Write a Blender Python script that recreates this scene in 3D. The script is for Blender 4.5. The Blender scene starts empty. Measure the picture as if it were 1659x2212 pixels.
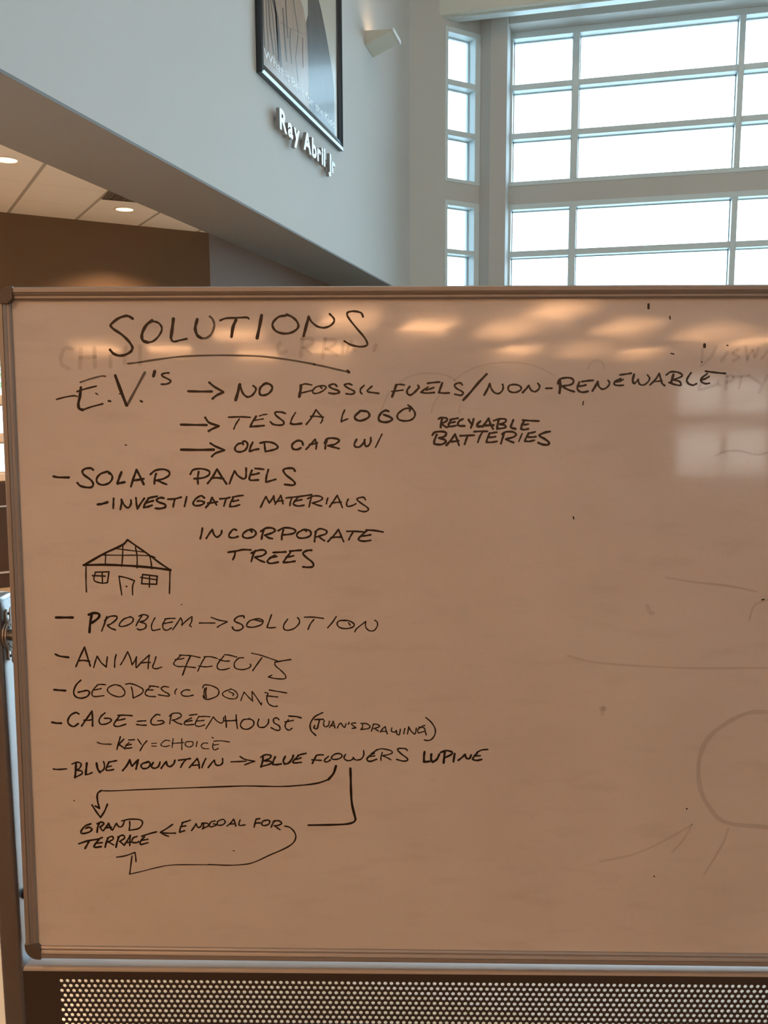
import bpy, math, random
from mathutils import Vector, Matrix

random.seed(4)
scene = bpy.context.scene
PW, PH = 1659.0, 2212.0

# ================================================================ camera
FOC = 1850.0
PITCH, ROLL, YAW = math.radians(7.39), math.radians(0.28), math.radians(14.0)
CAM = Vector((0, 0, 1.6))
_f0 = Vector((-math.sin(YAW), math.cos(YAW), 0)); _r0 = Vector((math.cos(YAW), math.sin(YAW), 0)); _u0 = Vector((0, 0, 1))
FW = _f0 * math.cos(PITCH) - _u0 * math.sin(PITCH)
_up = _u0 * math.cos(PITCH) + _f0 * math.sin(PITCH)
RT = _r0 * math.cos(ROLL) - _up * math.sin(ROLL)
UP = _up * math.cos(ROLL) + _r0 * math.sin(ROLL)
cd = bpy.data.cameras.new('camera'); cam = bpy.data.objects.new('camera', cd); scene.collection.objects.link(cam)
cd.sensor_fit = 'HORIZONTAL'; cd.sensor_width = 36.0; cd.lens = 36.0 * FOC / PW
cd.clip_start = 0.05; cd.clip_end = 300
cam.matrix_world = Matrix(((RT.x, UP.x, -FW.x, CAM.x), (RT.y, UP.y, -FW.y, CAM.y), (RT.z, UP.z, -FW.z, CAM.z), (0, 0, 0, 1)))
scene.camera = cam

# ================================================================ sky, exposure
SKY = 13.5
w = bpy.data.worlds.new('sky'); scene.world = w; w.use_nodes = True
bg = w.node_tree.nodes['Background']
bg.inputs[0].default_value = (0.53, 0.79, 1.0, 1); bg.inputs[1].default_value = SKY
vs = scene.view_settings
vs.view_transform = 'Standard'; vs.look = 'None'; vs.exposure = 0.0; vs.gamma = 1.0; vs.use_curve_mapping = False
scene.cycles.max_bounces = 10; scene.cycles.diffuse_bounces = 5; scene.cycles.glossy_bounces = 4
scene.cycles.transparent_max_bounces = 12; scene.cycles.sample_clamp_indirect = 6.0
scene.cycles.caustics_reflective = False; scene.cycles.caustics_refractive = False
scene.cycles.use_denoising = True

WARM = (1.0, 0.50, 0.22)       # colour of the lamps behind the camera
PANEL = 17.5                   # radiance of the ceiling light panels
HIGH = 5.0                     # radiance of the unseen fill panels added on the high ceiling
DOWN = 90.0                     # watts of a downlight

def portal(name, loc, normal, w_, h_):
    l = bpy.data.lights.new(name, 'AREA'); l.shape = 'RECTANGLE'; l.size = w_; l.size_y = h_
    l.cycles.is_portal = True
    o = bpy.data.objects.new(name, l); scene.collection.objects.link(o)
    o.location = loc; o.rotation_euler = Vector(normal).to_track_quat('-Z', 'Y').to_euler()
portal('daylight_window_wall', (4.6, 14.75, 3.9), (0, -1, 0), 12.6, 7.2)
portal('daylight_corner', (-2.35, 14.0, 4.0), (0.707, -0.707, 0), 1.0, 7.0)
portal('daylight_alcove', (-6.6, 5.25, 1.4), (0.707, -0.707, 0), 3.6, 1.4)
portal('daylight_back_door', (9.9, -13.3, 1.6), (0, 1, 0), 2.4, 3.4)

# ================================================================ helpers
def ray(x, y): return RT * ((x - PW / 2) / FOC) + UP * ((PH / 2 - y) / FOC) + FW
def on_plane(x, y, p0, n):
    d = ray(x, y); n = Vector(n); return CAM + d * ((Vector(p0) - CAM).dot(n) / d.dot(n))
def on_x(x, y, X): return on_plane(x, y, (X, 0, 0), (1, 0, 0))
def on_y(x, y, Y): return on_plane(x, y, (0, Y, 0), (0, 1, 0))
def on_z(x, y, Z): return on_plane(x, y, (0, 0, Z), (0, 0, 1))

WM = {}
def world_m(o): return WM.get(o.name, Matrix.Identity(4))
def tag(o, label=None, cat=None, group=None, kind=None):
    if label: o['label'] = label
    if cat: o['category'] = cat
    if group: o['group'] = group
    if kind: o['kind'] = kind
    return o
def empty(name, loc, rz=0.0, **kw):
    o = bpy.data.objects.new(name, None); scene.collection.objects.link(o)
    o.empty_display_size = 0.1; o.location = loc; o.rotation_euler = (0, 0, rz)
    WM[o.name] = Matrix.Translation(Vector(loc)) @ Matrix.Rotation(rz, 4, 'Z')
    return tag(o, **kw)

class Frame:
    def __init__(s, o, x, y, z): s.o, s.x, s.y, s.z = Vector(o), Vector(x).normalized(), Vector(y).normalized(), Vector(z).normalized()
    def __call__(s, a, b, c): return s.o + s.x * a + s.y * b + s.z * c
WORLD = Frame((0, 0, 0), (1, 0, 0), (0, 1, 0), (0, 0, 1))

class MB:
    def __init__(s): s.v, s.f, s.m = [], [], []
    def face(s, idx, m=0): s.f.append(tuple(idx)); s.m.append(m)
    def poly(s, pts, m=0):
        b = len(s.v); s.v += [Vector(p) for p in pts]; s.face(range(b, b + len(pts)), m); return s
    def box(s, lo, hi, fr=WORLD, m=0):
        b = len(s.v)
        for c in (lo[2], hi[2]):
            for (i, j) in ((0, 0), (1, 0), (1, 1), (0, 1)):
                s.v.append(fr((lo[0], hi[0])[i], (lo[1], hi[1])[j], c))
        for q in ((0, 3, 2, 1), (4, 5, 6, 7), (0, 1, 5, 4), (1, 2, 6, 5), (2, 3, 7, 6), (3, 0, 4, 7)): s.face([b + k for k in q], m)
        return s
    def prism(s, pts, vec, m=0):            # closed outline swept along vec
        n = len(pts); b = len(s.v); vec = Vector(vec)
        s.v += [Vector(p) for p in pts] + [Vector(p) + vec for p in pts]
        s.face([b + k for k in reversed(range(n))], m); s.face([b + n + k for k in range(n)], m)
        for k in range(n): s.face((b + k, b + (k + 1) % n, b + n + (k + 1) % n, b + n + k), m)
        return s
    def ring(s, rings, close=False, caps=True, m=0):   # rings: list of equal-length loops
        n = len(rings[0]); b = len(s.v)
        for r in rings: s.v += [Vector(p) for p in r]
        for i in range(len(rings) - (0 if close else 1)):
            a0 = b + i * n; a1 = b + ((i + 1) % len(rings)) * n
            for k in range(n): s.face((a0 + k, a0 + (k + 1) % n, a1 + (k + 1) % n, a1 + k), m)
        if caps and not close:
            s.face([b + k for k in reversed(range(n))], m); s.face([b + (len(rings) - 1) * n + k for k in range(n)], m)
        return s
    def lathe(s, o, ax, prof, seg=32, caps=True, m=0):  # prof: (radius, height along ax)
        ax = Vector(ax).normalized(); t = Vector((0, 0, 1)) if abs(ax.z) < .9 else Vector((1, 0, 0))
        e1 = ax.cross(t).normalized(); e2 = ax.cross(e1)
        rs = [[Vector(o) + ax * h + (e1 * math.cos(2 * math.pi * k / seg) + e2 * math.sin(2 * math.pi * k / seg)) * max(r, 1e-5) for k in range(seg)] for r, h in prof]
        return s.ring(rs, caps=caps, m=m)
    def cyl(s, p0, p1, r, seg=20, m=0):
        d = Vector(p1) - Vector(p0); return s.lathe(p0, d, [(r, 0), (r, d.length)], seg, m=m)
    def build(s, name, mats, parent=None, loc=None, bevel=0.0, seg=2, smooth=None, **kw):
        if not isinstance(mats, (list, tuple)): mats = [mats]
        vs_ = s.v
        if parent is not None:
            M = world_m(parent).inverted(); vs_ = [M @ p for p in vs_]; wm = world_m(parent)
        else:
            if loc is None:
                xs = [p.x for p in vs_]; ys = [p.y for p in vs_]; zs = [p.z for p in vs_]
                loc = ((min(xs) + max(xs)) / 2, (min(ys) + max(ys)) / 2, min(zs))
            loc = Vector(loc); vs_ = [p - loc for p in vs_]; wm = Matrix.Translation(loc)
        me = bpy.data.meshes.new(name); me.from_pydata([tuple(p) for p in vs_], [], s.f)
        for mt in mats: me.materials.append(mt)
        if len(mats) > 1: me.polygons.foreach_set('material_index', s.m)
        me.validate(); me.update()
        if smooth is not None:
            me.shade_smooth(); me.set_sharp_from_angle(angle=math.radians(smooth))
        o = bpy.data.objects.new(name, me); scene.collection.objects.link(o)
        if parent is not None: o.parent = parent
        else: o.location = loc
        WM[o.name] = wm
        if bevel:
            md = o.modifiers.new('edge', 'BEVEL'); md.width = bevel; md.segments = seg; md.limit_method = 'ANGLE'; md.angle_limit = math.radians(40)
        return tag(o, **kw)

def text_polys(s, bold=0.0):
    """filled outline of a word as (verts, faces), x and y in font units"""
    c = bpy.data.curves.new('t', 'FONT'); c.body = s; c.size = 1.0; c.offset = bold; c.resolution_u = 4
    o = bpy.data.objects.new('t', c); scene.collection.objects.link(o)
    bpy.context.view_layer.update()
    me = bpy.data.meshes.new_from_object(o.evaluated_get(bpy.context.evaluated_depsgraph_get()))
    v = [p.co.copy() for p in me.vertices]; f = [tuple(p.vertices) for p in me.polygons]
    bpy.data.objects.remove(o); bpy.data.curves.remove(c); bpy.data.meshes.remove(me)
    return v, f

# ================================================================ materials
def mat(name, col, rough=0.6, metal=0.0, var=0.0, scale=6.0, bump=0.0, bscale=None, spec=0.5, stretch=None, coat=0.0, emit=None, estr=1.0):
    m = bpy.data.materials.new(name); m.use_nodes = True; nt = m.node_tree; b = nt.nodes['Principled BSDF']
    b.inputs['Base Color'].default_value = (*col, 1); b.inputs['Roughness'].default_value = rough
    b.inputs['Metallic'].default_value = metal; b.inputs['Specular IOR Level'].default_value = spec
    b.inputs['Coat Weight'].default_value = coat; b.inputs['Coat Roughness'].default_value = 0.08
    if emit: b.inputs['Emission Color'].default_value = (*emit, 1); b.inputs['Emission Strength'].default_value = estr
    if var or bump:
        tc = nt.nodes.new('ShaderNodeTexCoord'); mp = nt.nodes.new('ShaderNodeMapping'); nt.links.new(tc.outputs['Object'], mp.inputs[0])
        if stretch: mp.inputs['Scale'].default_value = stretch
        nz = nt.nodes.new('ShaderNodeTexNoise'); nz.inputs['Scale'].default_value = scale; nz.inputs['Detail'].default_value = 4
        nt.links.new(mp.outputs[0], nz.inputs['Vector'])
        if var:
            mx = nt.nodes.new('ShaderNodeMix'); mx.data_type = 'RGBA'
            mx.inputs[6].default_value = (*[max(0, c * (1 - var)) for c in col], 1); mx.inputs[7].default_value = (*[min(1, c * (1 + var)) for c in col], 1)
            nt.links.new(nz.outputs['Fac'], mx.inputs[0]); nt.links.new(mx.outputs[2], b.inputs['Base Color'])
        if bump:
            nb = nt.nodes.new('ShaderNodeTexNoise'); nb.inputs['Scale'].default_value = bscale or scale * 8; nb.inputs['Detail'].default_value = 3
            nt.links.new(mp.outputs[0], nb.inputs['Vector'])
            bp = nt.nodes.new('ShaderNodeBump'); bp.inputs['Strength'].default_value = bump; bp.inputs['Distance'].default_value = 0.004
            nt.links.new(nb.outputs['Fac'], bp.inputs['Height']); nt.links.new(bp.outputs[0], b.inputs['Normal'])
    return m
def glass_mat(name, tint):
    m = bpy.data.materials.new(name); m.use_nodes = True; nt = m.node_tree; nt.nodes.remove(nt.nodes['Principled BSDF'])
    tr = nt.nodes.new('ShaderNodeBsdfTransparent'); tr.inputs[0].default_value = (*tint, 1)
    gl = nt.nodes.new('ShaderNodeBsdfGlossy'); gl.inputs['Roughness'].default_value = 0.02
    fr = nt.nodes.new('ShaderNodeFresnel'); fr.inputs[0].default_value = 1.45
    mx = nt.nodes.new('ShaderNodeMixShader'); nt.links.new(fr.outputs[0], mx.inputs[0]); nt.links.new(tr.outputs[0], mx.inputs[1]); nt.links.new(gl.outputs[0], mx.inputs[2])
    nt.links.new(mx.outputs[0], nt.nodes['Material Output'].inputs[0]); return m
def ink_mat(name, col, alpha):
    m = bpy.data.materials.new(name); m.use_nodes = True; nt = m.node_tree; b = nt.nodes['Principled BSDF']
    b.inputs['Base Color'].default_value = (*col, 1); b.inputs['Roughness'].default_value = 0.35
    if alpha < 1:
        tr = nt.nodes.new('ShaderNodeBsdfTransparent'); mx = nt.nodes.new('ShaderNodeMixShader'); mx.inputs[0].default_value = alpha
        nt.links.new(tr.outputs[0], mx.inputs[1]); nt.links.new(b.outputs[0], mx.inputs[2]); nt.links.new(mx.outputs[0], nt.nodes['Material Output'].inputs[0])
    return m

M_WALL = mat('painted_wall', (0.62, 0.60, 0.575), 0.75, var=0.02, scale=1.5, bump=0.12, bscale=160)
M_BOUNCE_CUT = mat('bounce_cut_floor', (0.12, 0.08, 0.052), 0.95, var=0.15, scale=40)  # unseen dark covering, added so the floor bounces less light
M_TAN = mat('tan_wall_paint', (0.44, 0.33, 0.23), 0.75, var=0.02)
M_BROWN = mat('brown_wall_paint', (0.155, 0.095, 0.053), 0.7, var=0.03, scale=2, bump=0.1, bscale=160)
M_RECESS = mat('brown_wall_warmed', (0.18, 0.088, 0.042), 0.7, var=0.03, scale=2, bump=0.1, bscale=160)  # alcove's brown paint, colour warmed to offset the bluish daylight on it
M_DARK = mat('dark_panel', (0.045, 0.026, 0.020), 0.45, var=0.1, scale=5)
M_STRIP = mat('metal_strip', (0.75, 0.75, 0.74), 0.3, 0.9)
M_CEIL = mat('high_ceiling_paint', (0.72, 0.70, 0.66), 0.85, var=0.02)
M_FRAME = mat('white_window_frame', (0.73, 0.81, 0.83), 0.4, var=0.02, scale=3)
M_BEAM = mat('beam_paint', (0.78, 0.79, 0.72), 0.6, var=0.02, scale=2)
M_GLASS = glass_mat('window_glass', (0.96, 0.98, 0.97))
M_TINT = glass_mat('tinted_glass', (0.75, 0.61, 0.52))
M_GROUND = mat('outdoor_paving', (0.58, 0.57, 0.55), 0.9, var=0.08, scale=0.6)
M_ALU = mat('aluminium_trim', (0.40, 0.38, 0.36), 0.48, 0.45, var=0.05, scale=14)
M_CAP = mat('brown_plastic_cap', (0.12, 0.10, 0.085), 0.45, var=0.05, scale=20)
M_STEEL = mat('painted_steel', (0.40, 0.39, 0.395), 0.33, 0.9, var=0.05, scale=10, bump=0.06, bscale=500)
M_RAIL = mat('pale_rail_paint', (0.50, 0.50, 0.51), 0.5, 0.25, var=0.05, scale=10)
M_SOFFIT = mat('soffit_dark_tone', (0.24, 0.24, 0.245), 0.75, var=0.02, scale=1.5)  # even tone, darker than the wall it lies under
M_PERF = mat('perforated_steel_paint', (0.075, 0.062, 0.055), 0.45, 0.2, var=0.06, scale=12)
M_CHROME = mat('zinc_bracket', (0.62, 0.60, 0.58), 0.28, 0.85, var=0.05, scale=30)
M_RUBBER = mat('black_rubber', (0.012, 0.012, 0.014), 0.5)
M_HOLE = mat('dark_hole', (0.02, 0.015, 0.012), 0.8)
M_POSTERFRAME = mat('black_poster_frame', (0.012, 0.014, 0.022), 0.22, spec=0.7)
M_LETTER = mat('white_letter_face', (0.90, 0.92, 0.93), 0.35)
M_LETTERSIDE = mat('letter_side', (0.30, 0.28, 0.27), 0.5)
M_SCONCE = mat('cream_sconce', (0.66, 0.62, 0.52), 0.5, var=0.02)
M_RING = mat('white_trim_ring', (0.80, 0.74, 0.66), 0.4)
M_LAMP = mat('downlight_lens', (0.9, 0.8, 0.7), 0.4, emit=(1.0, 0.66, 0.38), estr=2.4)
M_PANEL = mat('light_panel', (0.9, 0.85, 0.75), 0.5, emit=WARM, estr=PANEL)
M_HIGH = mat('high_fill_panel', (0.9, 0.85, 0.78), 0.5, emit=(1.0, 0.84, 0.70), estr=HIGH)
M_VENT = mat('dark_vent', (0.10, 0.085, 0.075), 0.6)
M_INK = [ink_mat('black_marker_ink', (0.012, 0.008, 0.007), 1.0), ink_mat('thin_marker_ink', (0.03, 0.018, 0.012), 0.62), ink_mat('wiped_marker_ink', (0.16, 0.11, 0.08), 0.13)]
M_BARK = mat('tree_bark', (0.16, 0.13, 0.10), 0.9, var=0.2, scale=12)
M_LEAF = mat('tree_leaves', (0.16, 0.30, 0.07), 0.6, var=0.25, scale=3)

def tile_mat():      # suspended ceiling: square tiles in a grid turned 45 degrees, grid bars a little darker
    m = mat('ceiling_tiles', (0.82, 0.79, 0.74), 0.85, var=0.02, scale=20, bump=0.2, bscale=220); nt = m.node_tree; b = nt.nodes['Principled BSDF']
    g = nt.nodes.new('ShaderNodeNewGeometry'); sep = nt.nodes.new('ShaderNodeSeparateXYZ'); nt.links.new(g.outputs['Position'], sep.inputs[0])
    def M(op, a, c):
        n = nt.nodes.new('ShaderNodeMath'); n.operation = op
        for i, q in enumerate((a, c)):
            if isinstance(q, (int, float)): n.inputs[i].default_value = q
            else: nt.links.new(q, n.inputs[i])
        return n.outputs[0]
    def line(op, off, pitch, wd):
        t = M('MULTIPLY', M(op, sep.outputs[0], sep.outputs[1]), 0.70711 / pitch)
        return M('LESS_THAN', M('FRACT', M('ADD', t, 40 - off / pitch + wd / 2 / pitch), 0), wd / pitch)
    a = M('MULTIPLY', line('ADD', 1.145, 0.546, 0.026), 0.85); c = M('MULTIPLY', line('SUBTRACT', -7.45, 0.60, 0.014), 0.18)
    fac = M('MAXIMUM', a, c)
    old = b.inputs['Base Color'].links[0].from_socket
    mx = nt.nodes.new('ShaderNodeMix'); mx.data_type = 'RGBA'; nt.links.new(fac, mx.inputs[0]); nt.links.new(old, mx.inputs[6]); mx.inputs[7].default_value = (0.30, 0.27, 0.235, 1)
    nt.links.new(mx.outputs[2], b.inputs['Base Color']); return m
M_TILE = tile_mat()

def floor_mat():     # polished stone floor laid in two colours
    m = mat('polished_floor', (0.60, 0.50, 0.36), 0.16, var=0.08, scale=4, bump=0.02, bscale=30); nt = m.node_tree; b = nt.nodes['Principled BSDF']
    g = nt.nodes.new('ShaderNodeNewGeometry'); p0 = on_z(759, 2125, 0); p1 = on_z(1245, 2210, 0); d = (p1 - p0).normalized(); n = Vector((-d.y, d.x, 0))
    if n.dot(on_z(1600, 2125, 0) - p0) < 0: n = -n
    dt = nt.nodes.new('ShaderNodeVectorMath'); dt.operation = 'DOT_PRODUCT'; nt.links.new(g.outputs['Position'], dt.inputs[0]); dt.inputs[1].default_value = n
    sb = nt.nodes.new('ShaderNodeMath'); sb.operation = 'GREATER_THAN'; nt.links.new(dt.outputs['Value'], sb.inputs[0]); sb.inputs[1].default_value = n.dot(p0)
    lt = nt.nodes.new('ShaderNodeMath'); lt.operation = 'LESS_THAN'; nt.links.new(dt.outputs['Value'], lt.inputs[0]); lt.inputs[1].default_value = n.dot(p0) + 2.4
    an = nt.nodes.new('ShaderNodeMath'); an.operation = 'MULTIPLY'; nt.links.new(sb.outputs[0], an.inputs[0]); nt.links.new(lt.outputs[0], an.inputs[1])
    old = b.inputs['Base Color'].links[0].from_socket
    mx = nt.nodes.new('ShaderNodeMix'); mx.data_type = 'RGBA'; nt.links.new(an.outputs[0], mx.inputs[0]); nt.links.new(old, mx.inputs[6]); mx.inputs[7].default_value = (0.66, 0.58, 0.50, 1)
    nt.links.new(mx.outputs[2], b.inputs['Base Color']); return m
M_FLOOR = floor_mat()

def board_mat():     # enamel writing surface: grime, wiped streaks, glossy with a wavy sheen
    m = bpy.data.materials.new('whiteboard_enamel'); m.use_nodes = True; nt = m.node_tree; b = nt.nodes['Principled BSDF']
    tc = nt.nodes.new('ShaderNodeTexCoord')
    def noise(sc, st, det=4):
        mp = nt.nodes.new('ShaderNodeMapping'); mp.inputs['Scale'].default_value = st; nt.links.new(tc.outputs['Object'], mp.inputs[0])
        n = nt.nodes.new('ShaderNodeTexNoise'); n.inputs['Scale'].default_value = sc; n.inputs['Detail'].default_value = det; nt.links.new(mp.outputs[0], n.inputs['Vector']); return n.outputs['Fac']
    def ramp(fac, lo, hi, a, c):
        r = nt.nodes.new('ShaderNodeMapRange'); nt.links.new(fac, r.inputs[0]); r.inputs[1].default_value = lo; r.inputs[2].default_value = hi; r.inputs[3].default_value = a; r.inputs[4].default_value = c; return r.outputs[0]
    def mix(fac, a, c):
        mx = nt.nodes.new('ShaderNodeMix'); mx.data_type = 'RGBA'; nt.links.new(fac, mx.inputs[0])
        for i, q in ((6, a), (7, c)):
            if isinstance(q, tuple): mx.inputs[i].default_value = (*q, 1)
            else: nt.links.new(q, mx.inputs[i])
        return mx.outputs[2]
    c1 = mix(ramp(noise(3.0, (1, 1, 1.6)), 0.35, 0.65, 0, 1), (0.70, 0.69, 0.68), (0.76, 0.755, 0.745))
    c2 = mix(ramp(noise(9.0, (1, 1, 3.5), 6), 0.55, 0.75, 0, 0.35), c1, (0.56, 0.545, 0.53))
    c3 = mix(ramp(noise(160.0, (1, 1, 1), 2), 0.62, 0.72, 0, 0.10), c2, (0.45, 0.43, 0.41))
    nt.links.new(c3, b.inputs['Base Color'])
    nt.links.new(ramp(noise(5.0, (1.5, 1, 9), 5), 0.3, 0.7, 0.03, 0.095), b.inputs['Roughness'])
    b.inputs['Specular IOR Level'].default_value = 0.55
    ad = nt.nodes.new('ShaderNodeMath'); ad.operation = 'ADD'
    nt.links.new(noise(6.0, (1, 1, 4), 3), ad.inputs[0]); nt.links.new(ramp(noise(70.0, (0.35, 1, 4), 2), 0, 1, 0, 0.035), ad.inputs[1])
    bp = nt.nodes.new('ShaderNodeBump'); bp.inputs['Strength'].default_value = 0.5; bp.inputs['Distance'].default_value = 0.00009
    nt.links.new(ad.outputs[0], bp.inputs['Height']); nt.links.new(bp.outputs[0], b.inputs['Normal']); return m
M_BOARD = board_mat()

# ================================================================ the room
ZC, HI = 3.18, 9.0                      # low ceiling, high ceiling of the lobby
XL, XS = -2.83, -3.61                   # lobby side of the left wall, its back edge
XR, YB, XW = 11.0, -13.0, -9.0
YP, YW = 13.96, 14.30                   # pier face, window frame face
R2 = 2 ** 0.5
TC, NC = Vector((1, 1, 0)) / R2, Vector((1, -1, 0)) / R2      # along the 45 degree walls, and into the room
A_ = Vector((XL, 13.041, 0)); B_ = A_ + TC * 1.308            # corner wall with the narrow windows
AL = Vector((XS, 7.705, 0)); AE = AL - TC * 7.6               # alcove wall under the low ceiling
FC = Frame(A_, TC, -NC, (0, 0, 1)); FA = Frame(AL, TC, -NC, (0, 0, 1))

S = dict(kind='structure')
def struct(name, mb, m, label, cat, **kw): return mb.build(name, m, label=label, cat=cat, kind='structure', **kw)
struct('floor', MB().box((XW, 1.42, -0.2), (XR, 15.0, 0)), M_FLOOR, 'glossy beige stone floor with a paler diagonal band', 'floor')
struct('floor_low', MB().box((XW, YB, -0.2), (XR, 1.42, 0)), M_BOUNCE_CUT, 'unseen dark floor on the camera side, added to cut bounced light', 'floor')
struct('ground', MB().box((-80, -60, -0.5), (80, 90, -0.21)), M_GROUND, 'bright paved ground outside the windows', 'ground')
struct('ceiling', MB().box((XL, 0.0, HI), (XR, 15.0, HI + 0.2)), M_CEIL, 'plain high ceiling over the lobby', 'ceiling')
lowc = MB().box((XW, YB, ZC), (XR, -0.2, ZC + 0.2)).box((XW, -0.2, ZC), (XS, 13.0, ZC + 0.2))
struct('ceiling_low', lowc, M_TILE, 'low suspended ceiling of cream tiles beside the high lobby', 'ceiling')
# left wall of the lobby: high face, deep underside, closed at its back edge
struct('wall_left', MB().box((XS, 0.0, ZC + 0.012), (XL, 14.2, HI)), M_WALL, 'tall pale wall that carries the framed poster, with a deep shaded underside', 'wall')
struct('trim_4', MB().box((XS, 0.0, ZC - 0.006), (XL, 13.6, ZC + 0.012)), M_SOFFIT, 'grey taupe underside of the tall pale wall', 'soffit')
struct('wall_near', MB().box((XS, -0.2, ZC + 0.001), (XR, 0.0, HI)), M_WALL, 'bulkhead wall over the camera side of the lobby', 'wall')
struct('wall_right', MB().box((XR, YB, 0), (XR + 0.2, 15.0, HI)), M_WALL, 'plain wall on the right side of the lobby', 'wall')
bw = MB().box((XW, YB - 0.2, 0), (8.7, YB, ZC)).box((8.7, YB - 0.2, 3.12), (XR, YB, ZC)).box((8.7, YB - 0.2, 0), (XR, YB, 0.95))
struct('wall_back', bw, M_TAN, 'tan wall at the far end behind the camera', 'wall')
struct('wall_side', MB().box((XW - 0.2, YB, 0), (XW, 3.0, ZC)), M_BROWN, 'brown end wall of the low area', 'wall')
# wall behind the soffit, running back from the alcove corner
struct('wall_recess', MB().prism([(XS, 7.705, 0), (XS, 12.4, 0), (XS - 0.2, 12.4, 0), (XS - 0.2, 7.9, 0)], (0, 0, ZC)), M_RECESS, 'dark brown wall receding under the soffit edge', 'wall')
# alcove wall at 45 degrees, with a window hole
AW0, AW1, AZ0, AZ1 = -5.2, -1.30, 0.93, 2.0
al = MB()
al.box((-7.6, 0, 0), (AW0, 0.2, ZC), FA).box((AW1, 0, 0), (0, 0.2, ZC), FA).box((AW0, 0, 0), (AW1, 0.2, AZ0), FA).box((AW0, 0, AZ1), (AW1, 0.2, ZC), FA)
struct('wall_alcove', al, M_BROWN, 'dark brown angled wall under the low ceiling, lit by a downlight', 'wall')
# corner wall with narrow window holes, pier, far wall
ct0, ct1 = 0.632, 1.300
cw = MB()
cw.box((-0.3, 0, ZC), (ct0, 0.3, HI), FC).box((-1.12, 0, 0), (ct0, 0.3, ZC), FC)
for z0, z1 in ((0, 0.35), (2.10, 2.30), (4.67, 4.94), (7.18, HI)): cw.box((ct0, 0, z0), (ct1, 0.3, z1), FC)
struct('wall_corner', cw, M_WALL, 'narrow angled wall between the poster wall and the pier', 'wall')
YPF = 13.84
B_ = A_ + TC * 1.300
C_ = Vector((on_y(1058, 350, YPF).x, YPF, 0)); D_ = Vector((on_y(1093, 350, YPF).x, YPF, 0))
pier = [B_, C_, D_, Vector((-1.47, YW + 0.3, 0)), B_ + Vector((0.0, 0.42, 0)), B_ - NC * 0.30 + TC * 0.002, B_ + TC * 0.002]
struct('pillar', MB().prism([B_ + TC * 0.0005] + pier[1:6], (0, 0, HI)), M_WALL, 'square wall pier between the narrow and the wide windows', 'pillar')
fw_ = MB()
fw_.box((-1.48, YP, 7.29), (XR, YW + 0.3, HI))
for z0, z1 in ((0, 0.3), (2.05, 2.33), (4.703, 4.985)): fw_.box((-1.48, YW, z0), (XR, YW + 0.3, z1))
struct('wall_far', fw_, M_WALL, 'window wall with flat bands between the rows of glass', 'wall')
bm = MB().prism([Vector((-2.598, 13.414, 7.3)), Vector((-2.337, 13.675, 7.3)), Vector((XR, 13.675, 7.3)), Vector((XR, 13.414, 7.3))], (0, 0, 0.55))
struct('beam', bm, M_BEAM, 'long pale beam box running across the top of the windows', 'beam', bevel=0.03)
struct('trim_1', MB().prism([Vector((-2.45, 13.5, 7.268)), Vector((-2.34, 13.66, 7.268)), Vector((XR, 13.66, 7.268)), Vector((XR, 13.5, 7.268))], (0, 0, 0.035)), M_FRAME, 'white metal channel under the pale beam', 'trim', bevel=0.006)
for k, (z, hgt, lab) in enumerate(((0.7147, 0.014, 'thin bright metal strip across the dark panel, upper'), (0.137, 0.016, 'thin bright metal strip near the foot of the dark panel'))):
    struct('trim_%d' % (k + 2), MB().box((-7.0, -0.026, z - hgt / 2), (-1.3, -0.013, z + hgt / 2), FA), M_STRIP, lab, 'trim')
struct('baseboard_alcove', MB().box((-7.2, -0.016, 0.0), (-1.3, 0, 0.912), FA), M_DARK, 'dark brown panelling below the alcove window', 'baseboard')

def window(name, fr, xs, zs, bar_w, frame_w, d, glass, label, hole, frame_h=None, sill=False, mats=M_FRAME):
    """frame, mullions, transoms and panes; xs, zs = edges of the bars' faces [(a,b),...]; hole = (x0,x1,z0,z1); front face at y=0, glass at y=d"""
    x0, x1, z0, z1 = hole
    r = empty(name, fr((x0 + x1) / 2, 0, z0), label=label, cat='window', kind='structure')
    fb = MB(); fwid = frame_w
    fl, frr, fbt, ft = fwid
    fb.box((x0, -0.012, z0), (x0 + fl, d + 0.05, z1), fr).box((x1 - frr, -0.012, z0), (x1, d + 0.05, z1), fr)
    fb.box((x0 + fl, -0.012, z0), (x1 - frr, d + 0.05, z0 + fbt), fr).box((x0 + fl, -0.012, z1 - ft), (x1 - frr, d + 0.05, z1), fr)
    fb.build('window_frame', mats, r, bevel=0.006)
    for a, b in xs: MB().box((a, -0.010, z0 + fbt), (b, d + 0.04, z1 - ft), fr).build('mullion', mats, r, bevel=0.006)
    gx = [x0 + fl] + [q for ab in xs for q in ab] + [x1 - frr]; gz = [z0 + fbt] + [q for ab in zs for q in ab] + [z1 - ft]
    for i in range(0, len(gx), 2):
        for a, b in zs: MB().box((gx[i], -0.008, a), (gx[i + 1], d + 0.03, b), fr).build('transom', mats, r, bevel=0.006)
    for i in range(0, len(gx), 2):
        for j in range(0, len(gz), 2):
            # glazing stop: a thin inner frame around each pane, then the pane
            X0, X1, Z0, Z1 = gx[i], gx[i + 1], gz[j], gz[j + 1]; t = 0.014
            g = MB()
            g.box((X0, d - 0.035, Z0), (X0 + t, d, Z1), fr).box((X1 - t, d - 0.035, Z0), (X1, d, Z1), fr).box((X0, d - 0.035, Z0), (X1, d, Z0 + t), fr).box((X0, d - 0.035, Z1 - t), (X1, d, Z1), fr)
            p = MB().box((X0 + 0.002, d, Z0 + 0.002), (X1 - 0.002, d + 0.008, Z1 - 0.002), fr).build('pane', glass, r)
            g.build('glazing_bead', mats, p)
    return r
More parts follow.
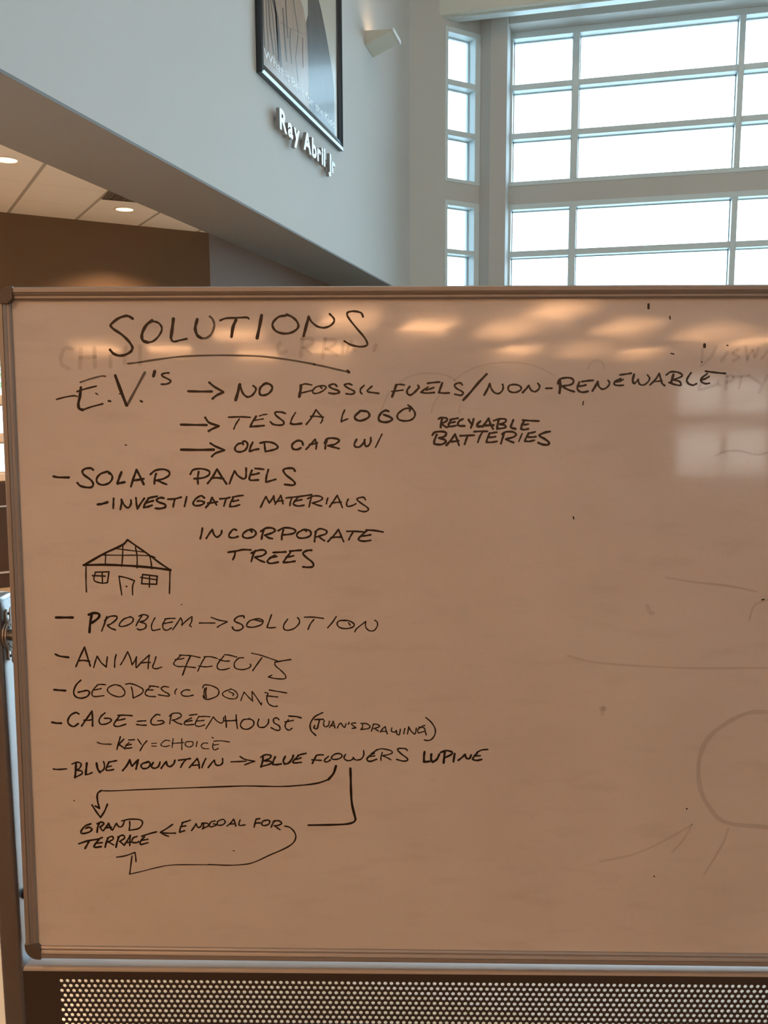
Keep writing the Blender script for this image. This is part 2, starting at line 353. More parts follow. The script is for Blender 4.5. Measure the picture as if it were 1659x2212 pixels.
FW_ = Frame((0, YW, 0), (1, 0, 0), (0, 1, 0), (0, 0, 1))
mul = [(-0.528 + 2.4 * k, -0.425 + 2.4 * k) for k in range(5)]
mul = [(-0.528, -0.425)] + [(1.873 + 2.32 * k, 1.957 + 2.32 * k) for k in range(4)]
window('window_1', FW_, mul, [(5.697, 5.786), (6.428, 6.516)], 0, (0.035, 0.06, 0.065, 0.094), 0.2, M_GLASS, 'wide upper window, three rows of white framed panes', (-1.48, XR, 4.985, 7.29))
window('window_2', FW_, mul, [(3.158, 3.25), (3.885, 3.977)], 0, (0.035, 0.06, 0.065, 0.081), 0.2, M_GLASS, 'wide window below the flat band, panes cut off by the whiteboard', (-1.48, XR, 2.33, 4.703))
window('window_3', FW_, mul, [(0.95, 1.04)], 0, (0.035, 0.06, 0.065, 0.081), 0.2, M_GLASS, 'lowest wide window row, hidden behind the whiteboard', (-1.48, XR, 0.3, 2.05))
window('window_4', FC, [], [(5.624, 5.707), (6.350, 6.435)], 0, (0.058, 0.10, 0.055, 0.078), 0.2, M_GLASS, 'narrow upper window of three panes beside the pier', (ct0, ct1, 4.94, 7.18))
window('window_5', FC, [], [(3.14, 3.21), (3.87, 3.94)], 0, (0.058, 0.10, 0.055, 0.078), 0.2, M_GLASS, 'narrow lower window beside the pier, cut off by the whiteboard', (ct0, ct1, 2.30, 4.67))
window('window_6', FC, [], [(1.1, 1.18)], 0, (0.058, 0.10, 0.055, 0.078), 0.2, M_GLASS, 'narrow lowest window behind the whiteboard', (ct0, ct1, 0.35, 2.10))
M_PALEFRAME = mat('pale_alcove_window_frame', (0.62, 0.55, 0.48), 0.45)
window('window_7', FA, [(-3.6, -3.52)], [(1.262, 1.325), (1.585, 1.652)], 0, (0.06, 0.06, 0.063, 0.03), 0.10, M_GLASS, 'low window in the alcove wall, seen past the left edge of the whiteboard', (AW0, AW1, AZ0, AZ1), mats=M_PALEFRAME)
FB_ = Frame((0, YB, 0), (1, 0, 0), (0, -1, 0), (0, 0, 1))
window('window_8', FB_, [(9.82, 9.88)], [(2.02, 2.30)], 0, (0.08, 0.06, 0.06, 0.06), 0.08, M_TINT, 'tinted window in the tan wall behind the camera', (8.7, XR, 0.95, 3.12))

# ================================================================ lamps of the place and added unseen lamps
def downlight(x, y, z, label, watts, group='recessed downlights', spot=150):
    r = empty('downlight', (x, y, z), label=label, cat='light', group=group)
    MB().lathe((x, y, z), (0, 0, -1), [(0.070, -0.004), (0.070, 0.004), (0.083, 0.007), (0.086, 0.003), (0.086, -0.004)], 40, caps=False).build('trim_ring', M_RING, r, smooth=40)
    MB().lathe((x, y, z), (0, 0, -1), [(0.0, 0.001), (0.0705, 0.003)], 40, caps=False).build('lamp_lens', M_LAMP, r)
    l = bpy.data.lights.new('downlight_bulb', 'SPOT'); l.energy = watts; l.color = (1.0, 0.62, 0.34); l.spot_size = math.radians(spot); l.spot_blend = 0.35; l.shadow_soft_size = 0.06
    o = bpy.data.objects.new('bulb_glow', l); scene.collection.objects.link(o); o.parent = r; o.location = (0, 0, -0.02)
    return r
p = on_z(269, 452, ZC); downlight(p.x, p.y, ZC, 'small round lit downlight in the low ceiling, next to the dark vent', DOWN, spot=118)
p = on_z(13, 345, ZC); downlight(p.x, p.y, ZC, 'small round lit downlight at the left edge of the low ceiling', DOWN, spot=118)
def light_panel(x, y, z, a, m, label, group, ay=None):
    ay = ay or a
    r = empty('light_panel', (x, y, z), label=label, cat='light', group=group)
    f = MB()
    for lo, hi in (((-a - .03, -ay - .03), (a + .03, -ay)), ((-a - .03, ay), (a + .03, ay + .03)), ((-a - .03, -ay), (-a, ay)), ((a, -ay), (a + .03, ay))):
        f.box((x + lo[0], y + lo[1], z - 0.02), (x + hi[0], y + hi[1], z + 0.01))
    f.build('panel_frame', M_RING, r)
    MB().box((x - a, y - ay, z - 0.012), (x + a, y + ay, z - 0.004)).build('diffuser', m, r)
PANELS = [(-2.3, -11.2), (-1.2, -11.2), (-0.2, -9.2), (0.2, -11.6), (1.1, -7.7), (1.3, -10.6), (2.2, -8.0), (3.3, -8.1), (4.3, -10.3), (5.3, -10.1), (6.4, -10.3), (3.4, -6.6), (4.8, -7.6), (6.2, -7.9), (7.4, -8.7),
          (-1.35, -0.7), (-1.5, -4.6), (1.0, -4.6), (-4.5, -4.2), (-4.5, -1.0)]  # this row unseen, added for general light and a brighter board top
for x, y in PANELS: light_panel(x, y, ZC, 0.33 if y < -6 else 0.37, M_PANEL, 'unseen warm light panel in the low ceiling behind the camera', 'ceiling light panels', 0.60 if y < -6 else 0.37)
for x in (-0.6, 3.0, 6.6):
    for y in (3.0, 7.0, 10.6): light_panel(x, y, HI, 0.55, M_HIGH, 'unseen square fill panel added on the high lobby ceiling', 'added high lobby fill panels')  # unseen panels, added as soft fill for the window wall
for x, y in ((-5.2, 3.6), (-5.2, 1.2), (-7.0, 1.2), (-6.8, 3.2)): downlight(x, y, ZC, 'unseen fill downlight added in the low ceiling, left of view', DOWN * 3, 'added unseen fill downlights')  # unseen extra lamps, added to bounce light up to the tiles
# dark vent grille that the soffit edge cuts to a triangle
VT3 = [on_z(x, y, ZC - 0.005) for x, y in ((219, 431), (237, 411.5), (293, 437.5))]
vc = (VT3[0] + VT3[1] + VT3[2]) / 3
vr = empty('ceiling_vent', vc, label='dark air vent in the low ceiling, cut to a triangle by the soffit', cat='vent')
inn = [vc + (q - vc) * 0.88 for q in VT3]
v_ = MB()
for k in range(3): v_.prism([VT3[k], VT3[(k + 1) % 3], inn[(k + 1) % 3], inn[k]], (0, 0, 0.005))
v_.build('vent_frame', M_VENT, vr)
v_ = MB(); v_.prism([q + Vector((0, 0, 0.003)) for q in inn], (0, 0, 0.002))
for k in range(1, 8):
    t = k / 8; v_.prism([inn[0].lerp(inn[2], t), inn[0].lerp(inn[2], t + 0.05), inn[1].lerp(inn[2], t + 0.05), inn[1].lerp(inn[2], t)], (0, 0, 0.004))
v_.build('vent_louvres', M_VENT, vr)

# ================================================================ framed poster
pr = empty('framed_poster', (XL, 8.3, 4.34), label='large black framed poster of a draped figure, high on the pale wall', cat='poster')
PY0, PY1, PZ0, PZ1 = on_x(552, 80, XL).y, on_x(731, 200, XL).y, on_x(640, 240, XL).z, 7.6
PZ0 = (on_x(554, 156.7, XL).z + on_x(731.5, 327, XL).z) / 2
FP = Frame((XL, 0, 0), (0, 1, 0), (1, 0, 0), (0, 0, 1))     # y along wall, out from the wall, up
fo = 0.115
f = MB()
def moulding(a0, b0, a1, b1, inward):       # one mitred side; profile: tall outer edge, sloped inner bevel
    pass
def ringpts(off, dep): return [FP(PY0 + off, dep, PZ0 + off), FP(PY1 - off, dep, PZ0 + off), FP(PY1 - off, dep, PZ1 - off), FP(PY0 + off, dep, PZ1 - off)]
f.ring([ringpts(0, 0.0), ringpts(0, 0.05), ringpts(0.03, 0.055), ringpts(0.05, 0.045), ringpts(fo - 0.02, 0.03), ringpts(fo, 0.012), ringpts(fo, 0.0)], caps=False)
f.build('poster_frame', M_POSTERFRAME, pr)
def print_mat(name, col, a=0.25, st=(1, 14, 1.2)):
    return mat(name, col, 0.30, var=a, scale=1.6, stretch=st, coat=0.05, spec=0.12)
M_P = [print_mat('poster_cream', (0.56, 0.50, 0.41), 0.03), print_mat('poster_cloth', (0.40, 0.28, 0.21), 0.22), print_mat('poster_dark_cloth', (0.10, 0.08, 0.068), 0.15),
       print_mat('poster_fold', (0.12, 0.095, 0.08), 0.2), print_mat('poster_white_text', (0.85, 0.86, 0.88), 0.0), print_mat('poster_red', (0.22, 0.09, 0.07), 0.1)]
def pp(cx, cy, dep): # point of the print seen at a zoomed position
    q = on_x(500 + cx / 3.6065, cy / 3.6065, XL + dep); return q
dep = 0.016
MB().box((PY0 + fo - .01, 0.004, PZ0 + fo - .01), (PY1 - fo + .01, dep, PZ1 - fo + .01), FP).build('print_sheet', M_P[0], pr)
def clampp(q):
    return Vector((q.x, min(max(q.y, PY0 + fo), PY1 - fo), min(max(q.z, PZ0 + fo), PZ1 - fo)))
def ppoly(pts, d): return [clampp(pp(x, y, d)) for x, y in pts]
cl = MB().poly(ppoly([(200, 700), (200, -400), (530, -400), (540, 0), (560, 60), (578, 170), (590, 275), (597, 480), (612, 1100), (400, 900)], dep + .0008))
cl.build('printed_cloth', M_P[1], pr)
MB().poly(ppoly([(590, -300), (660, -300), (680, 0), (700, 80), (730, 230), (760, 400), (785, 550), (800, 700), (806, 1200), (612, 1000), (597, 480), (590, 280), (580, 175), (597, 115)], dep + .0012)).build('printed_dark_cloth', M_P[2], pr)
fd = MB()
def pstripe(pts, wd, d=dep + .0016):
    for (x0, y0), (x1, y1) in zip(pts, pts[1:]):
        fd.poly([clampp(pp(x0 - wd, y0, d)), clampp(pp(x0 + wd, y0, d)), clampp(pp(x1 + wd, y1, d)), clampp(pp(x1 - wd, y1, d))])
for pts, wd in (([(245, -50), (252, 200), (262, 400)], 4), ([(285, -50), (300, 200), (330, 430)], 5), ([(318, -20), (355, 130), (372, 320), (388, 520)], 9), ([(345, 130), (360, 300), (370, 480)], 4), ([(400, 60), (412, 250), (430, 480)], 5),
                ([(268, -50), (276, 200), (296, 440)], 3), ([(332, -20), (348, 120), (356, 300), (366, 500)], 4), ([(300, -20), (322, 130), (340, 330), (352, 470)], 3), ([(420, -30), (428, 120), (440, 300)], 4), ([(478, -30), (500, 120), (520, 260)], 3), ([(662, 0), (690, 180), (712, 420)], 5), ([(615, -20), (612, 150), (618, 300)], 5), ([(460, 220), (455, 330), (470, 500)], 4), ([(378, 170), (450, 220), (580, 270)], 3), ([(520, 270), (500, 450), (520, 640)], 3), ([(640, 300), (650, 520), (655, 640)], 4), ([(690, 320), (705, 560), (710, 700)], 4), ([(620, 300), (625, 480), (630, 600)], 3)): pstripe(pts, wd)
fd.build('printed_folds', M_P[3], pr)
fd = MB(); pstripe([(556, 290), (556, 420), (560, 530)], 3.5, dep + .002); fd.build('printed_red_seam', M_P[5], pr)
# line of white words along the foot of the print, each word a part
ya, yb = pp(228, 360, dep).y, pp(800, 960, dep).y
zb = (pp(275, 490, dep).z + pp(780, 960, dep).z) / 2 ; zt = (pp(262, 370, dep).z + pp(700, 850, dep).z) / 2
sz = (zt - zb) / 0.69; pen = 0.0; placed = []
for wd in ('"What', 'is', 'Best', 'for', 'the', 'Kids'):
    v, fc = text_polys(wd, 0.008); x0, x1 = min(q.x for q in v), max(q.x for q in v)
    placed.append((pen - x0, v, fc)); pen += x1 - x0 + 0.26
sx = (yb - ya) / (pen - 0.26)
for off, v, fc in placed:
    t = MB(); t.v = [FP(ya + (q.x + off) * sx, dep + .0026, zb + q.y * sz) for q in v]; t.f = fc; t.m = [0] * len(fc)
    t.build('printed_word', M_P[4], pr, label='white printed word along the bottom of the poster')

# ================================================================ raised letters of the name under the poster
LN = 'Ray Abril Jr'
zl0 = on_x(606, 290, XL).z; zl1 = on_x(594, 237, XL).z
y0, y1 = on_x(590, 260, XL).y, on_x(712, 360, XL).y
wl = empty('wall_lettering', (XL, (y0 + y1) / 2, zl0), label='bold white raised letters spelling a name under the framed poster', cat='lettering')
adv = []; pen = 0.0
for ch in LN:
    if ch == ' ': pen += 0.30; adv.append(None); continue
    v, fc = text_polys(ch, 0.035); xs = [q.x for q in v]; a0, a1 = min(xs), max(xs)
    adv.append((pen - a0, v, fc)); pen += (a1 - a0) + 0.075
pen -= 0.075
sx, sz = (y1 - y0) / pen, (zl1 - zl0) / 0.72
for ch, it in zip(LN, adv):
    if it is None: continue
    off, v, fc = it; t = MB(); n = len(v)
    for dd in (0.028, 0.062): t.v += [FP(y0 + (q.x + off) * sx, dd, zl0 + q.y * sz) for q in v]
    edge = {}
    for q in fc:
        for a, b in zip(q, q[1:] + q[:1]): edge[(a, b)] = edge.get((a, b), 0) + 1
    for q in fc: t.face([k + n for k in reversed(q)], 0); t.face(q, 1)
    for (a, b) in edge:
        if (b, a) not in edge: t.face((a, b, b + n, a + n), 1)
    # stand-off pins to the wall
    cy = sum(q.x for q in v) / n + off; cz = [q.y for q in v]
    for zz in (0.25, 0.6): t.box((y0 + cy * sx - .006, 0, zl0 + zz * sz * .7 - .006), (y0 + cy * sx + .006, 0.03, zl0 + zz * sz * .7 + .006), FP, 1)
    t.build('letter', [M_LETTER, M_LETTERSIDE], wl, label='raised white letter ' + ch)

# ================================================================ wedge wall light
e_ = on_x(788, 96, XL); d_ = on_x(806, 126, XL); ztop = on_x(787, 65, XL).z
SY0, SY1, SZ0 = e_.y, d_.y, (e_.z + d_.z) / 2
bq = on_y(848, 62, SY0)
sr = empty('wall_sconce', (XL, (SY0 + SY1) / 2, SZ0), label='cream wedge shaped uplight on the pale wall, right of the poster', cat='wall light')
zo = bq.z; xo = bq.x - XL
th = 0.012
MB().prism([FP(SY0 + th, 0.004, SZ0), FP(SY0 + th, xo, zo - th), FP(SY0 + th, xo, zo), FP(SY0 + th, 0.004, SZ0 + 0.03)], (0, SY1 - SY0 - 2 * th, 0)).build('front_panel', M_SCONCE, sr)
for yy in (SY0, SY1 - th):
    MB().prism([FP(yy, 0.0, SZ0), FP(yy, xo, zo - th), FP(yy, xo, zo), FP(yy, 0, ztop)], (0, th, 0)).build('side_cheek', M_SCONCE, sr)
MB().box((SY0 + th, 0, SZ0), (SY1 - th, 0.012, ztop), FP).build('back_plate', M_SCONCE, sr)
MB().box((SY0 + .0, xo, zo - 0.03), (SY1, xo + 0.014, zo + 0.012), FP).build('lit_rim', M_LETTER, sr)  # white rim: window light on the edge put into its colour

l = bpy.data.lights.new('uplight_bulb', 'AREA'); l.shape = 'RECTANGLE'; l.size = 0.3; l.size_y = 0.12; l.energy = 1.3; l.color = (1.0, 0.66, 0.36)
o = bpy.data.objects.new('uplight_glow', l); scene.collection.objects.link(o); o.parent = sr; o.location = (0.19, 0, ztop - SZ0 - 0.05); o.rotation_euler = (math.pi, 0, math.pi / 2)

# ================================================================ mobile whiteboard
H_ = Vector((0.9749, 0.2226, -0.0038)).normalized(); V_ = Vector((-0.0031, 0.0306, 0.9995)); V_ = (V_ - H_ * V_.dot(H_)).normalized(); N_ = H_.cross(V_)  # N_ faces the camera
N_ = -N_ if N_.dot(CAM - (CAM + FW)) < 0 else N_
P0 = CAM + ray(829, 1350) * 1.55
FBD = Frame(P0, H_, -N_, V_)                   # u right, w away from the viewer, v up
rz = math.atan2(H_.y, H_.x)
HF = Vector((math.cos(rz), math.sin(rz), 0)); DF = Vector((-math.sin(rz), math.cos(rz), 0))
FS = Frame((P0.x, P0.y, 0), HF, DF, (0, 0, 1))  # the upright stand
root = empty('mobile_whiteboard', (P0.x, P0.y, 0), rz, label='large whiteboard full of marker notes on a metal stand with a perforated panel', cat='whiteboard')
UL, UR, VB, VT = -0.6545, 1.1005, -0.6205, 0.5785      # edges of the writing surface
FWID = 0.0212
sur = MB().box((UL - .006, 0.0, VB - .006), (UR + .006, 0.008, VT + .006), FBD).build('writing_surface', M_BOARD, root)
MB().box((UL - .006, 0.0085, VB - .006), (UR + .006, 0.020, VT + .006), FBD).build('board_back', M_BOARD, root)
# frame rails: stepped profile with a groove; a = across the frame from the inner edge outwards, b = height above the surface
PROF = [(0.000, 0.0), (0.000, 0.004), (0.0025, 0.0065), (0.0060, 0.0065), (0.0075, 0.0080), (0.0105, 0.0100), (0.0110, 0.0085), (0.0120, 0.0085), (0.0125, 0.0105), (0.0190, 0.0105), (FWID, 0.0080), (FWID, -0.024), (0.012, -0.024), (0.012, -0.0225), (0.0, -0.0225)]
CS = 0.030                                       # corner caps cover this much
def rail(side):
    pts = []
    if side in ('top', 'bottom'):
        sg, base = (1, VT) if side == 'top' else (-1, VB)
        r0 = [FBD(UL + .006, -b, base + sg * a) for a, b in PROF]; r1 = [FBD(UR - .006, -b, base + sg * a) for a, b in PROF]
    else:
        sg, base = (-1, UL) if side == 'left' else (1, UR)
        r0 = [FBD(base + sg * a, -b, VB + .006) for a, b in PROF]; r1 = [FBD(base + sg * a, -b, VT - .006) for a, b in PROF]
    m = MB().ring([r0, r1]); return m.build('frame_rail', M_ALU, root)
for s_ in ('top', 'bottom', 'left', 'right'): rail(s_)
def corner(sx, sy):
    cu, cv = (UL if sx < 0 else UR), (VB if sy < 0 else VT)
    R = 0.026; o_ = FWID + 0.001; pts = []
    # outline: inside corner (concave nick), then round the outside
    loop = [(0.0075, -0.0075), (0.0020, -0.0050), (-0.0035, 0.0010)]            # nick on the writing surface (relative, x outward, y outward)
    out = [(-0.0075, 0.002), (-0.0075, o_)]
    for k in range(9):
        a = math.pi / 2 * (1 - k / 8); out.append((o_ - R + R * math.cos(a), o_ - R + R * math.sin(a)))
    out += [(o_, -0.0075), (0.002, -0.0075), (-0.0015, -0.0035), (-0.0035, -0.0015)]
    P = [(cu + sx * x, cv + sy * y) for x, y in out]
    m = MB().ring([[FBD(u, 0.024, v) for u, v in P], [FBD(u, -0.0105, v) for u, v in P], [FBD(cu + (u - cu) * .96, -0.0125, cv + (v - cv) * .96) for u, v in P]])
    return m.build('corner_cap', M_CAP, root, smooth=35)
for sx in (-1, 1):
    for sy in (-1, 1): corner(sx, sy)

# ---- handwriting: ink strokes lying on the surface
# ---------------------------------------------------------------- handwriting
# every entry: windows on the board (origin x, y, magnification) and pen strokes drawn in them
WIN = {'C1': (100, 640, 3.6065), 'C2': (500, 640, 3.6065), 'C3': (900, 640, 4.1475), 'C4': (1259, 640, 4.1475),
       'C5': (90, 980, 4.1475), 'C6': (400, 980, 3.6065), 'C7': (90, 1300, 4.0463), 'C8': (420, 1300, 3.7705),
       'D1': (90, 1510, 4.0463), 'D2': (460, 1510, 4.6083), 'D3': (640, 1510, 3.7705), 'E1': (230, 660, 5.53),
       'E2': (500, 800, 5.53), 'E3': (780, 800, 5.53), 'E4': (1080, 780, 5.53), 'E5': (1300, 780, 5.53),
       'R': (1200, 1000, 2.305)}
WRITING = [
('heading reading SOLUTIONS', '''
E1 28: 315,158 270,130 225,125 140,155 65,215 52,245 90,285 180,345 260,420 305,485 308,520 285,555 220,590 150,598 85,575 42,528
E1 32: 545,180 480,230 435,310 422,375 440,420 495,442
E1 22: 495,442 560,425 620,370 655,310 660,260 630,215 590,195 545,190
E1 34: 800,160 785,280 770,385
E1 22: 770,380 785,422 820,430 880,415 960,398
E1 32: 1085,165 1065,240 1062,290 1085,355 1130,388
E1 24f: 1130,388 1190,388 1245,350 1280,280 1288,220 1265,160 1235,132
C1 14: 1355,188 1400,172 1480,168 1560,165 1578,175
C1 22: 1478,185 1455,240 1443,315
C2 22: 235,148 220,230 200,325
C2 16: 425,150 370,160 330,195 320,230 345,270 400,290 460,285 505,260 522,230 505,190 470,160 430,142
C2 20: 562,310 580,240 602,160
C2 14: 602,160 625,200 670,235 720,245 765,232 795,205 800,180 785,158 765,138
C2 14: 1025,160 1010,130 960,117 915,122 900,140 920,180 980,255 1035,320 1058,365 1050,385 1000,393 930,378 880,350
'''),
('curved underline below the heading', '''
C1 13f: 635,525 700,518 850,495 1050,470 1300,460 1520,462 1690,470 1892,495 2092,530
C2 13f: 640,530 740,550 830,572 915,590
C2 18: 905,582 915,592
'''),
("bullet reading E.V.'s", '''
C1 11: 80,803 150,785 215,775 240,780
C1 12f: 265,670 340,645 430,622 460,624
C1 20: 270,710 262,780 250,840 258,875 285,885
C1 12: 285,885 350,862 440,838
C1 12: 240,742 310,720 390,700
C1 16: 485,815 500,818
C1 22: 538,618 575,720 625,850
C1 18f: 630,850 700,720 768,595
C1 14: 735,815 748,822
C1 20: 845,585 835,622
E1 20: 745,805 700,808 660,825 680,850 740,880 770,905 740,930 700,940 655,940
'''),
('line reading NO FOSSIL FUELS/NON-RENEWABLE', '''
C1 16: 1105,740 1200,742 1290,742; 1270,672 1310,705 1380,745; 1380,748 1330,770 1295,798
E2 32: 50,355 75,270 100,170
E2 22: 100,170 130,260 160,300 195,318 245,300 285,250 290,210 260,185
E2 24: 400,160 350,200 335,250 345,290 385,298 440,280 480,235 485,195 455,165 410,155 380,168
E2 30: 810,315 825,240 830,180
E2 17: 830,178 880,162 960,175; 840,270 900,255 965,240; 1075,185 1010,200 970,245 985,275 1040,270 1100,240 1130,205 1110,185 1060,190 1080,215
E2 20: 1260,190 1230,165 1190,170 1165,185 1200,215 1270,240 1290,260 1260,275 1210,278 1165,270; 1440,175 1400,160 1355,170 1355,185 1400,215 1460,245 1470,270 1430,285 1370,280; 1585,180 1545,220 1540,255 1558,282
E3 20: 130,190 90,225 75,245 85,258 130,265 210,275
E3 26: 370,315 395,250 420,175
E3 18: 415,172 470,168 520,175; 365,252 430,245 500,235
E3 23: 580,195 550,240 555,280 590,295 630,270 675,225 690,205 680,180
E3 20: 795,155 870,145 940,140; 800,200 740,240 715,262; 715,262 780,272 875,265; 780,235 830,220 870,205
E3 24: 970,150 945,220 930,265
E3 20: 930,265 980,272 1055,270; 1210,175 1185,150 1140,158 1115,180 1140,215 1200,250 1220,275 1190,298 1120,285
E3 26: 1500,45 1400,150 1300,270 1220,355
C3 18: 605,885 635,830 655,785
C3 15: 655,785 670,830 700,865 740,870 770,840 775,810 770,790; 870,790 830,800 820,835 845,858 890,860 930,840 935,815 905,795 865,790
C3 17: 950,862 985,825 1005,800
C3 15: 1005,800 1025,840 1060,855 1095,830 1100,800 1085,780
C3 17: 1158,825 1212,824
E4 30: 715,230 720,300 710,380
E4 22: 690,270 710,220 780,200 850,205 880,240 850,280 770,295 740,300; 750,305 810,340 885,365
E4 22: 980,245 1050,235 1115,230; 950,250 925,310 935,350 980,372 1052,362; 940,300 990,295 1025,285
E4 26: 1105,355 1140,300 1168,245
E4 20: 1168,245 1180,300 1220,335 1270,320 1305,280 1305,250 1290,230
E5 20: 215,165 290,155 350,145; 225,210 170,235 145,265 160,285 205,292 258,288; 165,250 215,240 255,220
E5 25: 385,160 370,220 375,255 390,268
E5 18: 390,268 420,240 435,215; 435,220 450,275 500,285 550,250 570,205 545,165
E5 21: 575,285 640,220 685,150; 685,150 700,200 720,265 750,292
E5 16: 630,245 680,240 720,232
E5 26: 855,160 840,210 825,260
E5 20: 770,165 820,130 890,130 945,150 960,175 920,200 850,225; 850,225 920,240 945,270 935,290 870,280 800,255
E5 22: 1065,140 1025,200 1015,240 1040,275
E5 20: 1040,275 1090,288 1130,270; 1240,122 1300,130 1400,142 1475,148; 1260,150 1200,195 1180,225 1200,255 1240,270 1285,265; 1190,225 1240,210 1280,185
'''),
('line with an arrow reading TESLA LOGO', '''
C1 16: 1048,1000 1150,1002 1250,1003; 1238,945 1270,985 1345,1010; 1345,1012 1300,1030 1265,1050
C1 12: 1420,942 1500,940 1550,941 1585,943
E2 18: 30,557 120,555 225,562
E2 17: 95,580 55,640 28,700
E2 23: 295,550 250,620 225,675; 225,672 300,668 390,660
E2 15: 260,600 320,590 380,580; 335,545 380,530 425,525
E2 21: 645,515 600,500 530,500 525,530 570,570 620,610 620,645 570,655 500,645 465,615
E2 18: 765,505 725,570 705,630
E2 24: 705,635 750,645 835,635
E2 20: 895,645 960,560 1010,470
E2 17: 1010,470 1050,520 1090,560; 945,550 1020,550 1100,560; 1085,560 1085,600 1065,630
E2 18: 1352,475 1325,540 1312,610; 1312,615 1350,595 1390,580
C2 16: 1010,890 965,930 965,955 1000,970 1050,955 1075,930 1060,900 1020,893 1000,895
E3 25: 330,490 290,480 240,510 210,565 225,605 290,620 350,605 370,580 340,555 270,530
E3 21: 580,485 590,455 520,460 450,510 432,550 455,590 530,605 600,590 640,550 640,500 600,445 560,415
'''),
('line with an arrow reading OLD CAR w/', '''
C1 18: 1050,1195 1180,1197 1305,1195
C1 15: 1278,1145 1320,1170 1388,1198; 1388,1200 1320,1222 1290,1248
E2 22: 140,885 130,870 80,880 45,920 50,960 100,975 160,955 190,910 190,870 165,848 135,850
E2 23: 255,860 230,910 215,965; 220,968 270,950 325,940
E2 22: 395,880 400,930 405,970; 340,868 420,855 500,868 550,905 540,935 480,955 405,970
E2 24: 855,890 840,850 790,840 740,870 722,905 740,940 790,945 830,925
E2 20: 890,945 940,890 1000,825; 1000,825 1015,880 1010,940; 930,885 970,880 1025,865
E2 22: 1120,935 1125,880 1140,840; 1110,870 1140,820 1210,810 1280,825 1280,850 1230,885 1150,900; 1150,900 1210,915 1285,935
C2 14: 975,1115 958,1150 965,1172 1000,1172 1030,1140 1038,1118; 1035,1130 1045,1168 1070,1160 1085,1130 1085,1100
C2 11: 1172,1075 1150,1120 1122,1178
'''),
('note reading RECYLABLE BATTERIES', '''
C3 18: 215,1175 220,1130 228,1100; 310,1105 290,1140 285,1165; 415,1100 385,1115 370,1140 380,1160 430,1162; 465,1105 480,1130 490,1140; 510,1100 500,1140 485,1180
C3 16: 195,1100 220,1087 265,1092 275,1110 245,1130 220,1138; 225,1140 245,1160 270,1175; 285,1168 320,1165 355,1158; 300,1105 340,1098 370,1092; 295,1135 320,1130 345,1125
C3 20: 570,1120 545,1145 545,1165 580,1165
C3 18: 590,1170 620,1130 645,1095; 645,1095 660,1140 685,1190; 610,1160 650,1155 690,1155; 735,1110 725,1150 720,1190
C3 16: 690,1115 740,1100 790,1100 800,1120 770,1140 740,1145 790,1155 795,1175 750,1185 720,1185
C3 19: 865,1110 850,1150 845,1175 885,1188; 965,1115 945,1150 935,1185
C3 16: 950,1110 1020,1115 1095,1118; 940,1150 970,1150 1000,1145; 935,1190 965,1195 1000,1188
C3 18: 180,1240 160,1290 155,1320; 140,1245 165,1218 230,1212 265,1225 250,1255 200,1270; 200,1270 250,1285 260,1305 220,1328 160,1325
C3 17: 265,1335 310,1285 345,1235; 345,1235 360,1280 380,1335; 305,1302 340,1300 375,1295; 390,1250 450,1248 515,1245; 455,1255 440,1295 430,1325
C3 16: 515,1213 570,1210 635,1210; 590,1215 565,1260 548,1308; 655,1225 635,1270 625,1305; 650,1230 690,1222 720,1218; 635,1265 680,1262 705,1258; 625,1308 670,1308 720,1300
C3 17: 785,1225 770,1270 755,1320; 765,1235 800,1215 860,1215 890,1235 870,1260 800,1280; 800,1280 840,1300 870,1310
C3 13: 945,1230 930,1265 915,1300
C3 16: 1005,1225 980,1270 970,1295; 1000,1228 1035,1222 1062,1215; 985,1260 1030,1262 1068,1258; 970,1298 1010,1300 1055,1290
C3 19: 1195,1212 1150,1220 1105,1240 1105,1255 1150,1280 1185,1310 1175,1330 1130,1328 1090,1312
'''),
('bullet reading SOLAR PANELS', '''
C5 18: 105,203 150,212 245,213
C5 18: 462,145 440,130 390,135 365,160 380,190 440,235 462,270 450,298 410,303 350,290 320,262
C5 17: 590,160 530,180 495,220 500,260 545,280 600,265 630,230 630,195 600,165 605,180
C5 20: 715,165 695,215 680,265; 680,268 710,262 745,255
C5 19: 800,295 825,215 850,145; 850,145 880,200 915,275; 820,240 860,235 915,225
C5 17: 1010,270 1015,215 1025,180; 975,185 1020,150 1090,140 1140,160 1140,195 1090,225 1030,240; 1040,240 1080,260 1120,275
C6 14: 100,235 98,190 105,140; 40,160 65,125 130,118 185,135 185,165 140,188 70,195
C6 15: 175,232 215,180 248,120; 248,120 285,180 322,235; 205,190 250,188 300,195
C6 14: 345,235 365,180 385,135; 385,135 410,170 450,195 472,185 475,150 475,112
C6 14: 520,130 505,170 505,205 570,205; 545,115 580,118 612,122; 510,165 545,160 575,152
C6 14: 648,125 635,170 628,220; 630,222 665,212 705,200
C6 15: 855,135 840,115 790,115 765,130 785,165 835,205 855,230 840,245 775,240
'''),
